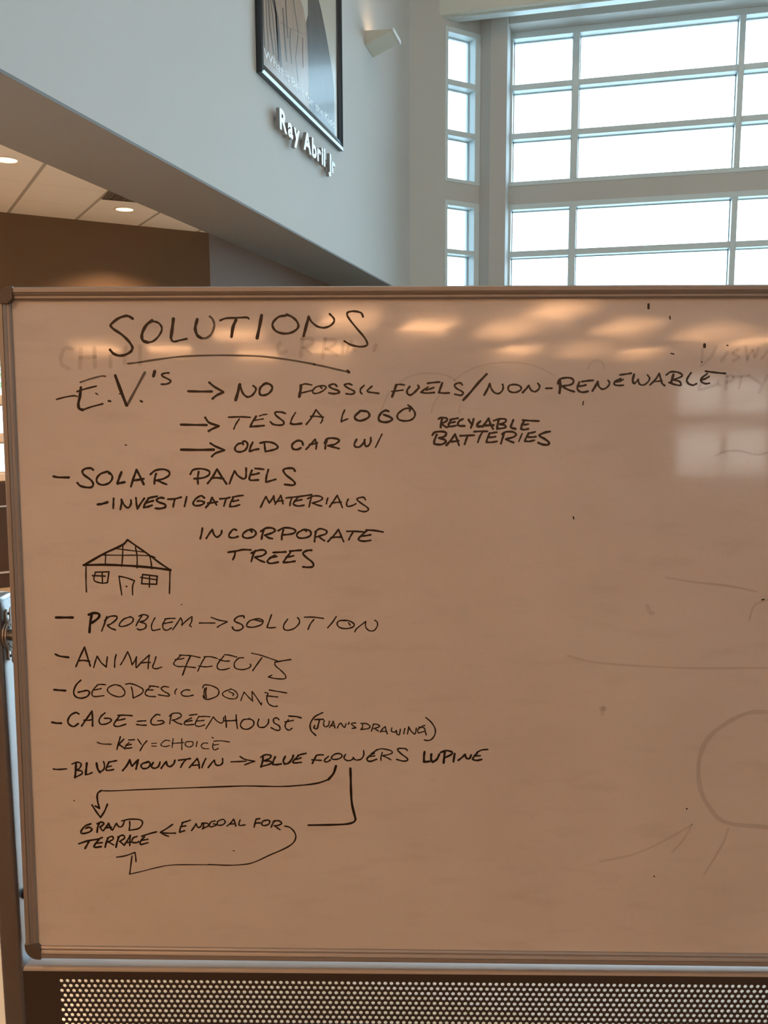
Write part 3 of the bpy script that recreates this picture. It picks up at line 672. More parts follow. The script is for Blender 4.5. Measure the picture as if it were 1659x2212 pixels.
('bullet reading INVESTIGATE MATERIALS', '''
C5 20: 502,455 540,450 590,435
C5 16: 645,400 643,450 642,490; 705,500 715,450 715,410; 715,410 740,460 775,485 800,450 800,415; 845,395 850,450 858,495; 858,495 885,450 920,400
C5 17: 960,400 930,440 915,480; 955,398 1000,388 1035,382; 935,440 970,430 1000,422; 915,483 955,475 990,462
C5 18: 1095,398 1060,395 1030,415 1050,435 1105,455 1105,480 1060,492 1020,490
C5 16: 1130,408 1190,405 1250,390; 1195,405 1185,440 1178,478; 1300,385 1290,430 1280,472
C6 14: 150,345 125,328 85,350 62,385 80,405 125,400 150,380 120,368 95,370; 160,420 190,385 210,342; 210,342 230,375 245,400; 175,385 210,382 250,375
C6 13: 270,352 320,348 350,340; 320,350 310,380 302,408; 375,345 355,380 348,410; 370,338 410,330 452,325; 360,372 390,368 415,362; 348,412 385,410 425,398
C6 13: 588,418 610,370 630,335; 630,335 645,365 655,385; 655,385 680,350 690,330; 690,330 695,365 705,385
C6 12: 700,395 725,360 745,325; 745,325 755,360 762,390; 715,372 740,368 765,365; 785,345 830,340 880,335; 830,345 820,375 815,405
C6 13: 880,340 850,375 845,395 880,408 925,402; 880,335 930,328 985,320; 855,370 890,362 910,358
C6 12: 965,415 975,370 985,335; 955,350 1000,330 1050,332 1070,350 1040,370 990,385; 995,385 1030,400 1065,408; 1112,345 1105,365 1100,390
C6 12: 1125,415 1155,370 1185,325; 1185,325 1205,370 1225,420; 1140,385 1175,380 1215,378; 1270,355 1258,385 1265,410 1300,405 1330,390
C6 12: 1405,360 1390,340 1350,345 1340,360 1370,385 1420,420 1425,440 1395,452 1350,442
'''),
('note reading INCORPORATE TREES', '''
C6 14: 135,580 128,620 118,662; 165,660 190,620 212,590; 212,590 225,630 250,650 280,625 285,600; 400,595 375,590 345,625 345,650 380,655 412,645
C6 14: 515,600 490,595 455,620 450,645 480,658 530,648 552,620 535,595 505,590 520,610
C6 15: 595,665 602,630 612,595; 590,605 630,580 680,580 700,600 670,620 620,635; 620,635 650,655 680,662
C6 14: 752,670 755,630 765,595; 725,600 770,578 830,582 860,600 845,620 800,630 755,632; 920,592 880,615 870,640 895,658 950,652 980,630 970,600 930,590 945,605
C6 13: 1008,685 1012,640 1022,600; 1010,610 1050,585 1100,600 1095,625 1050,640 1020,650; 1040,645 1065,665 1085,678
C6 13: 1112,685 1160,635 1195,590; 1195,590 1215,640 1235,685; 1135,655 1175,650 1220,650; 1260,605 1320,605 1400,610; 1310,608 1290,640 1275,670
C6 14: 1415,600 1370,640 1350,670 1390,682 1445,675; 1410,595 1470,598 1542,610; 1370,642 1410,638 1445,632
C6 14: 335,768 400,758 450,748 512,750; 390,762 385,795 372,825; 515,840 530,790 548,755; 515,775 560,755 610,750 630,770 600,795 545,805; 545,808 580,830 618,845
C6 14: 700,790 660,815 640,840 665,855 725,845; 685,770 730,768 785,765; 660,812 690,805 715,800; 820,770 785,815 765,845; 815,760 860,755 905,752; 785,808 815,802 845,795; 765,848 810,845 855,838
C6 15: 985,752 950,755 918,775 940,805 990,845 998,875 970,885 918,882
'''),
('marker drawing of a house with a panelled roof', '''
C5 18: 380,998 560,895 720,820 770,772
C5 15: 770,772 860,835 960,905 1060,980 1155,1042
C5 19: 375,998 570,995 800,1005 1000,1022 1155,1042
C5 12: 398,1010 397,1120 402,1238; 1150,1050 1148,1150 1145,1252; 575,885 570,990; 728,820 725,920 718,1010; 840,835 855,920 855,1022; 970,920 980,970 988,1032
C5 10: 660,850 780,865 925,882; 545,908 700,910 850,910 970,915 1020,930
C5 12: 480,1062 603,1058; 603,1058 590,1155; 590,1155 540,1160 475,1140 470,1100 485,1062; 542,1062 545,1160; 455,1092 570,1097
C5 12: 905,1082 1038,1098; 1035,1098 1030,1170; 1030,1170 895,1165; 895,1165 905,1082; 968,1090 965,1195; 885,1108 1035,1130
C5 12: 718,1265 705,1180 693,1098; 693,1098 760,1112 832,1138; 832,1138 815,1190 815,1265; 757,1188 763,1191
'''),
('bullet reading PROBLEM to SOLUTION', '''
C7 20: 125,137 200,137 272,137; 440,105 425,180 418,265; 412,112 450,98 500,105 500,135 460,170 425,190
C7 13: 525,255 550,190 568,130; 550,165 590,130 650,125 655,150 610,190 575,205; 575,205 605,230 645,245
C7 12: 780,130 720,150 680,195 690,215 740,208 790,180 800,145 770,130; 875,125 845,170 825,210; 850,125 890,112 930,125 905,160 860,175; 860,175 910,195 905,230 860,245 835,235
C7 11: 990,140 965,190 960,225 975,250 1035,238; 1085,150 1060,195 1065,235 1095,248 1135,228; 1075,150 1120,145 1165,145; 1065,190 1110,182 1145,175
C7 11: 1145,245 1180,195 1215,140; 1215,140 1230,175 1225,205; 1225,205 1265,165 1310,130; 1315,130 1310,175 1295,205 1310,218; 1378,185 1450,185 1515,185; 1482,135 1550,160 1622,172; 1622,175 1570,200 1535,222
C8 12: 405,130 400,115 355,120 325,150 340,165 385,185 395,210 365,232 325,230 308,205
C8 11: 500,140 450,155 425,190 440,205 490,205 545,185 558,155 530,138 490,145 545,160; 628,105 610,155 592,205; 592,208 620,212 660,208; 760,140 730,185 728,218 755,232 810,218 850,180 855,150 840,128
C8 11: 895,125 970,125 1050,135; 972,145 945,180 925,225; 1155,120 1125,165 1085,212; 1230,150 1180,155 1162,180 1185,210 1240,218 1290,205 1300,180 1260,155 1215,152; 1255,170 1268,190
C8 10: 1305,245 1325,215 1395,160; 1395,160 1395,205 1425,235 1465,232 1490,195 1488,165 1470,150
'''),
('bullet reading ANIMAL EFFECTS', '''
C7 16: 120,458 160,475 235,485
C7 14: 300,565 340,470 375,395; 375,395 400,480 425,560; 320,515 370,512 420,520
C7 12: 455,575 470,520 485,475; 485,475 520,530 565,570; 565,570 570,520 575,480; 652,460 640,510 638,570
C7 11: 690,550 720,500 752,435; 752,435 775,490 790,550; 790,550 815,515 830,480; 830,480 825,530 825,575; 830,575 880,520 942,465; 942,465 935,520 930,585; 870,535 910,530 950,530; 1000,480 985,530 970,570 1000,585 1050,570
C7 10: 1215,470 1165,520 1155,545 1190,565 1250,565 1345,575; 1205,465 1260,468 1300,470 1385,487; 1165,505 1215,500 1245,492; 1430,480 1395,540 1365,605; 1420,480 1480,480 1535,495; 1370,560 1430,568 1490,562
C7 12: 1300,475 1265,550 1232,640
C8 10: 240,440 200,490 185,525 200,550 245,552 285,540; 245,430 290,435 345,450; 200,470 245,482 285,482; 400,455 360,460 325,500 335,540 390,552 440,540 460,520 455,508
C8 9: 465,418 540,435 620,462 685,485
C8 11: 550,455 510,510 475,560; 785,470 720,480 655,492
C8 10: 655,492 660,520 700,555 735,590 745,615 725,628 660,625 602,612; 602,612 615,605 632,597
'''),
('bullet reading GEODESIC DOME', '''
C7 17: 108,768 150,772 208,776
C7 14: 342,685 300,730 280,790 300,830 350,842 400,825 418,790 395,775 345,785 320,790
C7 11: 490,725 450,770 440,810 465,828 545,820; 500,722 530,722 560,725; 455,770 490,765 520,758; 690,735 640,725 590,745 575,775 610,810 670,830 715,820 728,785 700,745 665,728; 785,745 795,790 800,840; 735,720 780,715 850,740 888,770 870,805 800,842
C7 11: 955,735 915,780 905,805 935,825 995,828; 940,735 985,738 1022,745; 915,770 945,770 975,770; 1110,745 1070,740 1045,755 1065,780 1110,805 1115,822 1080,822 1022,812; 1180,760 1165,785 1168,805; 1295,772 1255,770 1220,795 1235,820 1280,825 1325,815
C8 10: 85,705 78,750 85,790; 68,700 80,678 130,680 185,705 200,735 180,770 110,795 80,785 70,765; 98,700 92,740 98,785
C8 9: 300,710 250,728 228,750 250,775 300,790 340,785 352,755 330,725 295,708; 310,765 320,750 280,730; 378,805 390,770 405,735; 405,735 440,775 475,810; 475,810 470,770 470,730; 470,730 510,785 545,840; 545,840 548,820
C8 10: 600,745 590,790 605,830 640,850 675,850; 585,765 630,770 678,775; 610,718 680,730 752,742; 575,738 600,745
'''),
("bullet reading CAGE = GREENHOUSE (JUAN'S DRAWING)", '''
D1 17: 90,203 130,210 172,211
D1 15: 325,130 300,118 255,140 230,185 240,220 280,240 320,215; 350,235 395,170 440,105; 440,105 445,170 445,235
D1 13: 370,185 410,185 440,180; 555,120 520,150 502,190 520,220 570,215 608,190 595,170 550,168; 685,145 650,190 632,225 665,240 735,220; 665,143 720,141 790,145; 655,185 690,182 730,172
D1 12: 835,195 870,192 910,190; 830,222 870,228 915,228; 1035,140 1005,135 965,170 955,205 975,225 1030,222 1070,205 1055,190 1015,190
D1 11: 1120,215 1125,175 1135,140; 1115,150 1150,125 1205,125 1220,150 1180,175 1140,185; 1150,185 1190,210 1225,220; 1310,165 1255,195 1255,225 1330,222; 1290,142 1320,138 1358,133; 1258,198 1290,192 1315,188
D1 10: 1375,150 1350,195 1345,230 1380,240 1425,225; 1370,155 1420,152 1470,155; 1355,192 1390,190 1420,185; 1435,260 1470,205 1500,155; 1500,155 1530,190 1570,210 1590,190 1590,160
C8 11: 250,930 258,980 260,1022; 340,920 342,970 350,1032; 245,970 300,968 345,965; 450,955 400,960 375,1000 395,1032 440,1035 480,1005 480,970 445,950; 525,955 515,995 530,1020 570,1020 600,990 605,955
C8 11: 690,960 670,945 645,955 650,985 690,1010 695,1042 665,1045 625,1025; 765,960 740,1000 745,1030 770,1045 795,1030; 735,978 770,972 805,965
C8 12: 770,930 830,935 870,945
D3 12: 215,110 150,145 115,200 120,255 158,295; 150,168 185,165 220,165; 190,168 180,205 170,240 145,235 150,215
D3 10: 228,175 222,205 235,225 262,215 270,180; 270,232 290,205 300,180; 300,180 308,205 315,235; 280,218 312,215; 335,235 350,205 365,195; 365,195 380,220 395,230 405,200; 430,190 425,205; 485,195 462,195 450,205 475,225 485,235 455,238
D3 10: 540,200 540,225 530,245; 525,198 570,200 600,220 585,240 525,248; 612,262 620,235 628,208; 628,205 655,205 680,220 660,232 630,240; 640,240 655,252 672,262; 685,270 705,240 725,225; 725,225 730,250 742,285; 695,262 735,265
D3 10: 778,235 775,260 800,270 815,255; 815,255 820,285 838,290 845,265 848,245; 885,240 878,265 876,282; 905,285 912,250 915,225; 915,225 935,260 965,285 975,255 978,235; 1045,215 1020,225 990,250 995,275 1020,270; 1000,228 1040,235 1050,260 1058,292; 1015,270 1050,262
D3 11: 1055,150 1100,190 1130,240 1130,285 1105,325 1070,338 1042,332
'''),
('bullet reading KEY=CHOICE', '''
D1 10: 485,378 530,392 608,395
D1 13: 688,330 672,385 658,440; 720,350 690,380 668,405; 680,400 710,420 730,435
D1 11: 765,380 735,410 745,430 790,425; 760,358 812,355; 745,405 785,395; 840,350 860,380 870,395; 920,365 890,400 860,452
D1 9: 962,388 1005,385; 962,410 1003,412; 1120,365 1085,360 1050,385 1045,405 1080,415 1120,405; 1150,345 1145,385 1140,425; 1225,345 1225,390 1225,442; 1140,388 1180,385 1245,380; 1300,370 1265,375 1255,400 1285,420 1320,405 1320,375 1290,370; 1360,370 1355,395 1352,415; 1450,385 1415,385 1395,410 1415,432 1460,435
D1 9: 1500,385 1495,420 1510,445 1545,430; 1495,402 1520,400 1545,395; 1490,335 1500,340; 1505,368 1570,365 1642,375
'''),
('bullet reading BLUE MOUNTAIN to BLUE FLOWERS LUPINE', '''
D1 14: 103,612 150,615 218,610
D1 18: 300,565 298,620 292,685; 395,560 390,610 385,660; 480,560 490,610 510,640
D1 13: 265,568 310,552 345,565 335,600 305,622; 305,622 350,630 350,655 290,685; 388,660 415,655 442,642; 510,640 545,610 548,570 540,545
D1 14: 590,550 570,590 565,620 600,622 630,615; 585,552 620,545 655,538; 570,595 610,585
D1 16: 708,625 745,580 770,530; 770,530 780,565 790,585; 790,585 815,560 845,530; 845,530 835,570 825,612
D1 15: 930,550 880,565 870,590 890,608 930,600 950,570 935,548 905,555; 975,555 960,590 985,605 1020,590 1035,550; 1045,605 1070,570 1090,545; 1090,545 1100,580 1125,590 1155,565 1165,535
D1 14: 1195,535 1250,528 1300,520; 1260,530 1235,560 1215,598; 1290,600 1325,560 1360,520; 1360,520 1375,560 1378,605; 1320,580 1370,575; 1435,520 1415,560 1400,600; 1455,600 1485,560 1510,535; 1510,535 1520,570 1550,580 1580,560 1582,520
D2 14: 180,625 260,622 330,618; 270,572 320,600 415,620; 415,620 360,638 315,655
D2 18: 500,580 492,630 478,675; 620,575 600,620 595,650; 597,652 640,652 680,645; 720,570 700,615 715,648; 715,648 755,635 790,590 800,560
D2 16: 475,580 520,555 575,560 565,590 510,615; 510,615 575,620 570,645 480,672; 850,565 810,605 795,632 830,635 880,630; 845,560 890,548 928,540; 810,600 850,595 875,585
D2 17: 990,640 1010,600 1030,560
D2 14: 1030,558 1065,555 1098,555; 985,605 1030,608 1080,610; 1150,570 1115,600 1110,620 1140,625 1170,605; 1250,540 1210,550 1180,580 1200,600 1250,595 1285,570 1270,545 1230,542; 1320,550 1305,585 1330,610 1370,610 1400,590; 1395,580 1420,605 1470,600 1500,560 1500,512
D3 13: 635,440 600,460 575,490 600,508 655,490
D3 10: 610,445 640,425 660,415; 590,470 640,462; 690,500 690,470 700,435; 650,415 700,405 770,420 780,440 740,455 700,460; 710,465 745,480 772,495
D3 12: 905,420 890,405 840,402 825,415 860,450 900,480 905,500 870,505 818,492
D3 17: 1045,430 1040,470 1040,512; 1042,512 1085,508; 1100,450 1098,490 1110,515; 1110,515 1145,490 1165,450; 1210,430 1205,470 1200,520; 1290,445 1285,475 1280,510
D3 15: 1175,435 1220,420 1265,430 1265,450 1215,475; 1320,498 1350,475 1375,450; 1375,450 1385,480 1410,485 1425,455; 1475,440 1450,465 1438,490 1470,500 1510,492
D3 12: 1470,435 1510,415 1560,410; 1450,465 1500,460
'''),
('bent marker arrow pointing down to GRAND TERRACE', '''
D2 22: 1225,665 1200,740 1150,800
D2 16: 1150,800 1050,835 920,855
D2 13: 920,855 700,870 500,868 300,865 0,875 -130,880
D1 10: 1659,765 1300,775 900,790 620,802 520,800
D1 15: 520,800 490,825 487,880 505,955; 440,925 475,980 515,1035; 515,1035 550,980 575,920; 470,935 505,955
'''),
('marker line dropping beside BLUE FLOWERS', '''
D2 22: 1368,690 1372,800 1375,930 1385,1050 1420,1195
D2 19: 1420,1195 1400,1225 1320,1245 1150,1252 950,1255
'''),
('note reading GRAND TERRACE', '''
D1 15: 430,1090 380,1110 345,1155 355,1175 410,1165 440,1140 415,1120 385,1130; 485,1165 490,1120 505,1085; 485,1090 520,1075 545,1090 510,1120; 510,1120 530,1148; 540,1150 570,1110 585,1085; 585,1085 600,1120 610,1140; 560,1125 610,1120
D1 13: 620,1145 640,1110 655,1085; 655,1085 675,1115 705,1110 725,1065; 770,1070 770,1110 765,1145; 700,1065 770,1050 860,1055 882,1085 850,1130 765,1148
D1 16: 325,1265 400,1240 490,1225; 415,1240 400,1270 380,1305; 500,1230 470,1265 460,1295 520,1290; 495,1225 530,1210; 480,1260 530,1255; 555,1295 565,1255 580,1215; 650,1295 660,1250 675,1205
D1 14: 575,1215 615,1200 625,1225 580,1250; 585,1250 630,1275; 665,1205 710,1190 725,1215 680,1245; 685,1245 720,1275; 720,1280 750,1235 775,1190; 775,1190 772,1235 770,1280; 735,1255 780,1250; 835,1200 800,1215 790,1250 830,1255 850,1245; 900,1205 870,1235 865,1270 930,1255; 875,1200 930,1180 1005,1160; 875,1235 930,1225
'''),
('note reading ENDGOAL FOR with an arrow', '''
D1 13: 1145,1095 1095,1130 1038,1165; 1038,1165 1070,1185 1110,1200; 1040,1168 1100,1172 1170,1172; 1235,1080 1215,1120 1205,1162; 1225,1080 1265,1070 1300,1058; 1215,1115 1260,1108; 1205,1165 1250,1150; 1310,1150 1335,1115 1350,1090; 1350,1090 1365,1120 1390,1115 1405,1085; 1415,1090 1415,1115 1405,1135; 1400,1085 1445,1085 1460,1105 1405,1135
D1 12: 1515,1065 1480,1075 1465,1110 1490,1115 1530,1100 1500,1090; 1580,1050 1540,1070 1540,1100 1580,1100 1605,1075 1590,1050
D2 14: 140,1265 180,1230 205,1195; 205,1195 220,1230 228,1265; 165,1245 225,1240; 270,1205 260,1235 265,1258 320,1252
D2 15: 410,1275 420,1230 430,1195; 430,1195 465,1190; 420,1235 470,1232; 540,1205 500,1215 485,1245 510,1260 555,1245 565,1215 540,1203; 580,1275 595,1240 615,1210; 600,1220 650,1210 685,1235 655,1255 610,1262; 620,1265 645,1285 668,1300
'''),
('curved marker arrow looping back up to GRAND TERRACE', '''
D2 14: 715,1265 760,1275 805,1315 825,1370 800,1430 720,1485 560,1555
D2 12: 560,1555 420,1620 320,1645 150,1655 0,1648 -50,1648
D1 9: 1659,1452 1400,1448 1150,1450 1020,1470 880,1505 770,1530
D1 12: 770,1530 780,1450 790,1370; 655,1382 730,1370 815,1340; 815,1340 822,1380 825,1420
'''),
('scattered marker specks', '''
C4 18: 588,72 588,108
C4 11: 778,180 782,203
C4 22: 1090,432 1090,452
C4 10: 790,512 815,518; 1063,587 1066,590; 1290,440 1300,440; 5,942 0,972
C1 9: 615,1158 625,1160; 385,755 400,765; 570,760 582,760
R 6: 88,268 91,278; 652,1720 655,1723; 1027,682 1038,679; 490,2057 492,2059
C5 8: 1250,1350 1256,1352
D1 9: 282,886 286,890
D2 8: 200,1508 215,1512
'''),
]
GHOST = [
('faded ghost writing across the top of the board', '''
C1 26g: 200,410 150,405 118,460 120,530 180,565; 270,410 262,560; 375,400 380,550; 265,480 380,470; 500,550 500,470; 620,400 610,520; 730,390 730,530
C2 26g: 380,360 360,400 380,440 430,430; 540,470 545,400 550,330; 550,330 620,330 630,370 560,400; 565,400 620,450; 710,480 720,400 730,330; 730,335 800,340 800,380 740,410; 740,410 820,460; 870,350 865,440; 900,430 930,350 960,420; 1110,420 1125,380
C4 24g: 1072,470 1065,580; 1195,450 1150,540 1060,622; 1295,500 1240,580; 1390,480 1340,510 1400,545 1350,580; 1460,450 1475,580; 1475,560 1520,480 1540,550 1570,470; 1600,560 1659,490
C4 24g: 1100,720 1040,835 1200,790; 1210,760 1225,800; 1280,830 1290,720; 1290,715 1340,710 1340,750 1290,770; 1350,722 1480,712; 1420,722 1400,820; 1490,712 1590,780; 1650,712 1580,860
'''),
('faded ghost circles behind the top lines', '''
C3 12g: 330,760 420,690 550,630 750,595 950,600 1100,640 1240,715; 200,890 150,970 130,1040; 385,980 380,1050
C2 12g: 1310,670 1400,620 1530,600 1700,625 1800,720; 1230,740 1190,830 1165,890
C4 14g: 40,650 80,590 130,570 180,600 185,650; 1180,1430 1280,1390 1400,1385 1560,1420 1659,1400
'''),
('faded ghost loops and smudges on the right', '''
R 20g: 1058,1240 960,1245 860,1290 760,1370 715,1480 720,1620 770,1720 850,1790 1058,1815
R 10g: 550,570 700,595 860,612 1000,640; 60,960 180,990 400,1010 700,1022 1058,1020; 220,1985 400,1945 560,1870 680,1800; 680,1800 640,1870 580,1940; 860,1820 830,1900 740,2050; 1058,680 990,710 965,780
R 18g: 458,712 470,745 484,748; 225,1225 245,1222; 238,1215 233,1250
'''),
]

def catmull(p, step=6):
    if len(p) < 3: return p
    q = [2 * p[0] - p[1]] + p + [2 * p[-1] - p[-2]]; out = []
    for i in range(1, len(q) - 2):
        for k in range(step):
            t = k / step; t2, t3 = t * t, t * t * t
            out.append(0.5 * ((2 * q[i]) + (q[i + 1] - q[i - 1]) * t + (2 * q[i - 1] - 5 * q[i] + 4 * q[i + 1] - q[i + 2]) * t2 + (3 * q[i] - q[i - 1] - 3 * q[i + 1] + q[i + 2]) * t3))
    out.append(p[-1]); return out
LIFT = [0.0]
def ribbon(mb, pts, half, mi):
    LIFT[0] = (LIFT[0] + 0.000003) % 0.00012; w_ = -0.00022 - LIFT[0]
    pts = [q for i, q in enumerate(pts) if i == 0 or (q - pts[i - 1]).length > 1e-5]
    if len(pts) < 2: return
    b = len(mb.v); n = len(pts); row = []
    for i, q in enumerate(pts):
        t = (pts[min(i + 1, n - 1)] - pts[max(i - 1, 0)]).normalized(); nn = Vector((-t.y, t.x))
        h = half * (0.93 + 0.10 * math.sin(i * 0.7 + b))
        row.append((q + nn * h, q - nn * h, t, nn, h))
    # rounded start, sides, rounded end as one outline
    def cap(q, d, nn, h): return [q + (nn * math.cos(a) + d * math.sin(a)) * h for a in (0.6, 1.2, 1.94, 2.54)]
    for i in range(n):
        mb.v.append(FBD(row[i][0].x, w_, row[i][0].y)); mb.v.append(FBD(row[i][1].x, w_, row[i][1].y))
    for i in range(n - 1): mb.face((b + 2 * i, b + 2 * i + 1, b + 2 * i + 3, b + 2 * i + 2), mi)
    for i, sg in ((0, -1), (n - 1, 1)):
        c0 = len(mb.v)
        for q in cap(pts[i], row[i][2] * sg, row[i][3], row[i][4]): mb.v.append(FBD(q.x, w_, q.y))
        mb.face([b + 2 * i] + list(range(c0, c0 + 4)) + [b + 2 * i + 1], mi)
nF = FBD.y
def to_uv(x, y):
    q = on_plane(x, y, P0, nF) - P0; return Vector((q.dot(FBD.x), q.dot(FBD.z)))
PXM = (to_uv(900, 1300) - to_uv(800, 1300)).length / 100
for group, name in ((WRITING, 'handwriting'), (GHOST, 'wiped_mark')):
    for label, data in group:
        strokes = []
        for ln in data.strip().splitlines():
            hd, body = ln.split(':', 1); wn, wd = hd.split(); ox, oy, s = WIN[wn]
            mi = 0
            if wd[-1] in 'fg': mi = 'xfg'.index(wd[-1]); wd = wd[:-1]
            half = float(wd) / s * PXM / 2 * 1.18
            for st in body.split(';'):
                pts = [Vector([float(c) for c in q.split(',')]) for q in st.split()]
                pts = catmull([Vector((ox + q.x / s, oy + q.y / s)) for q in pts])
                xs = [q.x for q in pts]; ys = [q.y for q in pts]
                strokes.append(([to_uv(q.x, q.y) for q in pts], half, mi, (min(xs) - 10, min(ys) - 7, max(xs) + 10, max(ys) + 7)))
        words = []                                  # strokes that stand close together make one word
        for st in strokes:
            hit = [w_ for w_ in words if any(st[3][0] < o[3][2] and o[3][0] < st[3][2] and st[3][1] < o[3][3] and o[3][1] < st[3][3] for o in w_)]
            words = [w_ for w_ in words if w_ not in hit] + [sum(hit, []) + [st]]
        for w_ in words:
            mb = MB()
            for pts, half, mi, bb in w_: ribbon(mb, pts, half, mi)
            nm = 'ink_speck' if 'specks' in label else name
            mb.build(nm, M_INK, sur, label=('black marker ink, ' if name == 'handwriting' else '') + label)

# ---- stand: posts, rail, perforated panel, feet
def rrect(x0, x1, y0, y1, r, n=4):
    o = []
    for cx, cy, a0 in ((x1 - r, y1 - r, 0), (x0 + r, y1 - r, 90), (x0 + r, y0 + r, 180), (x1 - r, y0 + r, 270)):
        for k in range(n + 1):
            a = math.radians(a0 + 90 * k / n); o.append((cx + r * math.cos(a), cy + r * math.sin(a)))
    return o
W0, W1 = -0.017, 0.041                           # post depth
ZT = on_plane(12, 1303, FS(0, W0, 0), DF).z       # top of the tube
for u0, u1, sd in ((-0.735, -0.693, -1), (1.139, 1.181, 1)):
    o2 = rrect(u0, u1, W0, W1, 0.009)
    po = MB().ring([[FS(x, y, 0.07) for x, y in o2], [FS(x, y, ZT) for x, y in o2]]).build('post', M_STEEL, root, smooth=50)
    cx, cy = (u0 + u1) / 2, (W0 + W1) / 2
    def sc(k, z): return [FS(cx + (x - cx) * k, cy + (y - cy) * k, z) for x, y in o2]
    MB().ring([sc(.94, ZT - .002), sc(.94, ZT + .0012), sc(1.0, ZT + .0014), sc(1.0, ZT + .005), sc(.92, ZT + .0085), sc(.7, ZT + .0105), sc(.3, ZT + .011)]).build('post_cap', M_STEEL, po, smooth=60)
    # foot with two castors
    fo2 = MB().box((u0, -0.30, 0.07), (u1, 0.32, 0.105), FS).build('foot', M_STEEL, root, bevel=0.006)
    for yy in (-0.27, 0.29):
        c_ = MB().cyl(FS(cx - .012, yy, 0.03), FS(cx + .012, yy, 0.03), 0.03, 24); c_.build('caster', M_RUBBER, fo2, smooth=40)
        MB().box((cx - .018, yy - .012, 0.03), (cx - .013, yy + .012, 0.07), FS).box((cx + .013, yy - .012, 0.03), (cx + .018, yy + .012, 0.07), FS).box((cx - .018, yy - .012, 0.064), (cx + .018, yy + .012, 0.071), FS).build('caster_fork', M_CHROME, fo2)
    # pivot: eared plate on the post, disc with holes at the board, hub between them
    inner = u1 if sd < 0 else u0; dr = 1 if sd < 0 else -1
    zc = on_plane(22, 1371, FS(0, 0.012, 0), DF).z
    def eared(uu, thick, R, ear, r_e, hole):
        out = []; n = 40
        for k in range(n):
            a = 2 * math.pi * k / n; c, s_ = math.cos(a), math.sin(a)
            rr = R
            out.append((c * rr, s_ * rr))
        m = MB(); y_c = 0.012
        m.prism([FS(uu, y_c + y, zc + z) for y, z in out], HF * (thick * dr))
        for sg in (-1, 1):
            arm = [(-r_e, 0), (r_e, 0)] + [(r_e * math.cos(a), sg * (ear + r_e * math.sin(a))) for a in [math.pi * k / 10 for k in range(11)]]
            m.prism([FS(uu, y_c + y, zc + z) for y, z in arm], HF * (thick * dr * 1.15))
        return m
    pv = eared(inner, 0.0025, 0.026, 0.040, 0.0085, True).build('pivot_bracket', M_CHROME, root, bevel=0.001)
    for sg in (-1, 1): MB().cyl(FS(inner + dr * .0024, 0.012, zc + sg * 0.040), FS(inner + dr * .0034, 0.012, zc + sg * 0.040), 0.0028, 12).build('screw_head', M_HOLE, pv)
    bo = UL - FWID if sd < 0 else UR + FWID
    gap0 = inner + dr * .0026
    pl = eared(gap0 + dr * .0045, 0.0022, 0.030, 0.046, 0.0075, True).build('pivot_disc', M_CHROME, root, bevel=0.001)
    for k in range(-3, 4):
        for sg in (-1, 1):
            a = math.radians(90 * sg + k * 19); yy, zz = 0.012 + 0.0225 * math.cos(a), zc + 0.0225 * math.sin(a)
            MB().cyl(FS(gap0 + dr * .0040, yy, zz), FS(gap0 + dr * .0070, yy, zz), 0.0017, 8).build('index_hole', M_HOLE, pl)
    MB().cyl(FS(inner, 0.012, zc), FS(bo, 0.012, zc), 0.011, 24).build('pivot_hub', M_CHROME, root, smooth=40)
    kp = on_plane(42, 1929, FS(0, 0.014, 0), DF).z
    MB().lathe(FS(inner, 0.014, kp), HF * dr, [(0.0105, -0.001), (0.0105, 0.004), (0.0088, 0.006), (0.0088, 0.0125), (0.007, 0.0145)], 24).build('bumper_stop', M_RUBBER, root, smooth=40)
ZR = on_plane(300, 2091, FS(0, W0 + .006, 0), DF).z      # top front edge of the cross rail
ur0, ur1 = -0.694, 1.140
pf = [(W0 + .006, ZR - 0.020), (W0 + .006, ZR - .006), (W0 + .0085, ZR - .0015), (W0 + .013, ZR), (W1 - .004, ZR), (W1 - .002, ZR - .002), (W1 - .002, ZR - .03), (W1 - .0035, ZR - .03), (W1 - .0035, ZR - .004), (W0 + .014, ZR - .004), (W0 + .0095, ZR - .007), (W0 + .008, ZR - .020)]
MB().ring([[FS(ur0, y, z) for y, z in pf], [FS(ur1, y, z) for y, z in pf]]).build('cross_rail', M_RAIL, root, smooth=50)
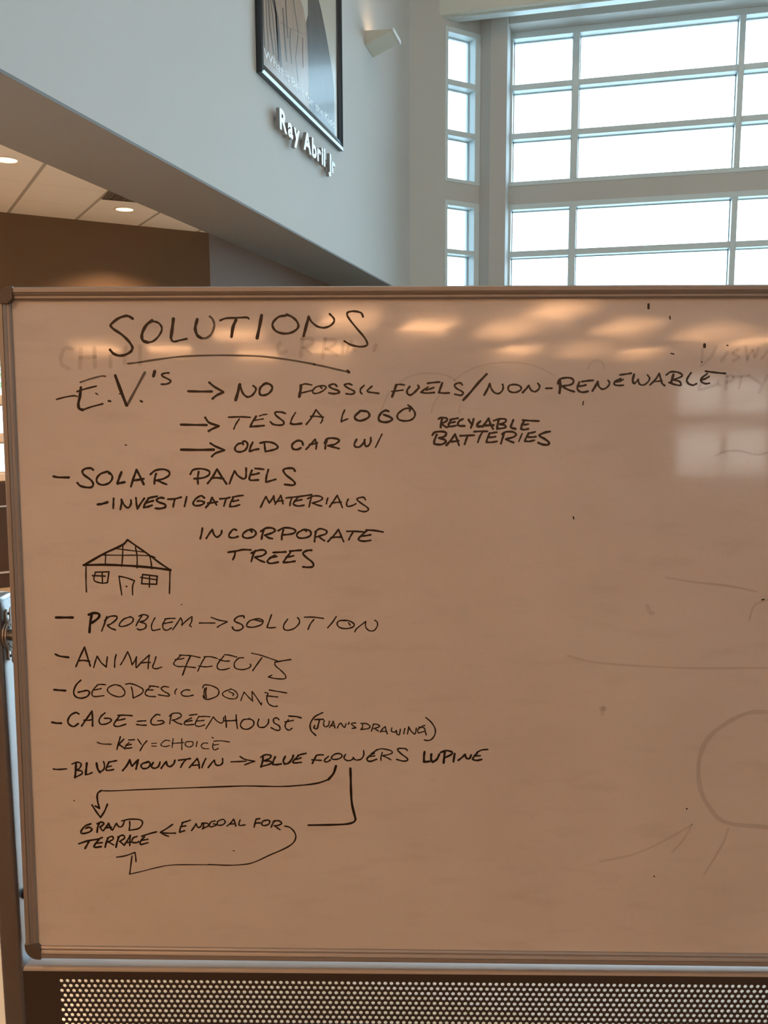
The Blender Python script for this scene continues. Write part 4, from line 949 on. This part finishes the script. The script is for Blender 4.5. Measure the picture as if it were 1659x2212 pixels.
# perforated sheet: staggered round holes with real edges
pit = 0.01171; row = 0.01012; rad = 0.0037
hl = on_plane(132.7, 2118.4, FS(0, W0 + .006, 0), DF)
uh = (hl - FS(0, 0, 0)).dot(HF); zh = hl.z
NR = 30; NCOL = int((1.063 - uh) / pit)
wf, wb = W0 + .0056, W0 + .0072
pm = MB(); SEG = 12
cosr = pit / 2 / math.cos(math.pi / 6)
hexo = []
for k in range(SEG):                         # outline of one hexagonal cell, 12 points
    a = 2 * math.pi * k / SEG; m6 = (a + math.pi / 6) % (math.pi / 3) - math.pi / 6
    hexo.append((pit / 2 / math.cos(m6) * math.cos(a), pit / 2 / math.cos(m6) * math.sin(a)))
cir = [(rad * math.cos(2 * math.pi * k / SEG), rad * math.sin(2 * math.pi * k / SEG)) for k in range(SEG)]
for j in range(NR):
    for i in range(NCOL):
        cu, cz = uh + i * pit + (0.5 * pit if j % 2 else 0), zh - j * row * 1.002
        b = len(pm.v)
        for L, w_ in ((hexo, wf), (cir, wf), (cir, wb), (hexo, wb)): pm.v += [FS(cu + x, w_, cz + y) for x, y in L]
        for k in range(SEG):
            k2 = (k + 1) % SEG
            for r in range(3): pm.face((b + r * SEG + k, b + r * SEG + k2, b + (r + 1) * SEG + k2, b + (r + 1) * SEG + k))
zb_ = zh - (NR - 1) * row * 1.002
# plain margins around the holes (the strips follow the zigzag of the cells from behind)
mg = 0.0042
ue = uh + (NCOL - 1) * pit + pit / 2
for (a0, a1, c0, c1) in ((ur0, ur1, zh + mg, ZR - .008), (ur0, ur1, zb_ - 0.06, zb_ - mg), (ur0, uh - mg, zb_ - mg, zh + mg), (ue + mg, ur1, zb_ - mg, zh + mg)):
    pm.box((a0, wf + .0002, c0), (a1, wb - .0002, c1), FS)
for j in range(0, NR):                        # fill the half-cell steps at both ends
    cz = zh - j * row * 1.002
    if j % 2: pm.box((uh - mg, wf + .0003, cz - row / 2), (uh + 0.5 * pit - rad - .0008, wb - .0003, cz + row / 2), FS)
    else: pm.box((ue - pit / 2 + rad + .0008, wf + .0003, cz - row / 2), (ue + mg, wb - .0003, cz + row / 2), FS)
pm.build('perforated_panel', M_PERF, root)

# ================================================================ tree outside the alcove window
tp = CAM + ray(-60, 905) * 16.5
tr = empty('tree', (tp.x, tp.y, -0.21), label='small green tree outside the alcove window, left of the whiteboard', cat='tree')
MB().lathe((tp.x, tp.y, -0.21), (0, 0, 1), [(0.13, 0), (0.09, 0.5), (0.075, 1.6), (0.05, 2.4)], 12).build('trunk', M_BARK, tr, smooth=60)
lf = MB()
for k in range(1500):
    while True:
        q = Vector((random.uniform(-1, 1), random.uniform(-1, 1), random.uniform(-1, 1)))
        if 0.25 < q.length < 1: break
    c = Vector((tp.x, tp.y, 2.55)) + Vector((q.x * 1.5, q.y * 1.5, q.z * 0.75)); s = random.uniform(0.05, 0.10)
    a = Vector((random.gauss(0, 1), random.gauss(0, 1), random.gauss(0, 1))).normalized(); b_ = a.orthogonal().normalized()
    lf.poly([c - a * s, c - b_ * s * .5, c + a * s, c + b_ * s * .5])
lf.build('foliage', M_LEAF, tr)
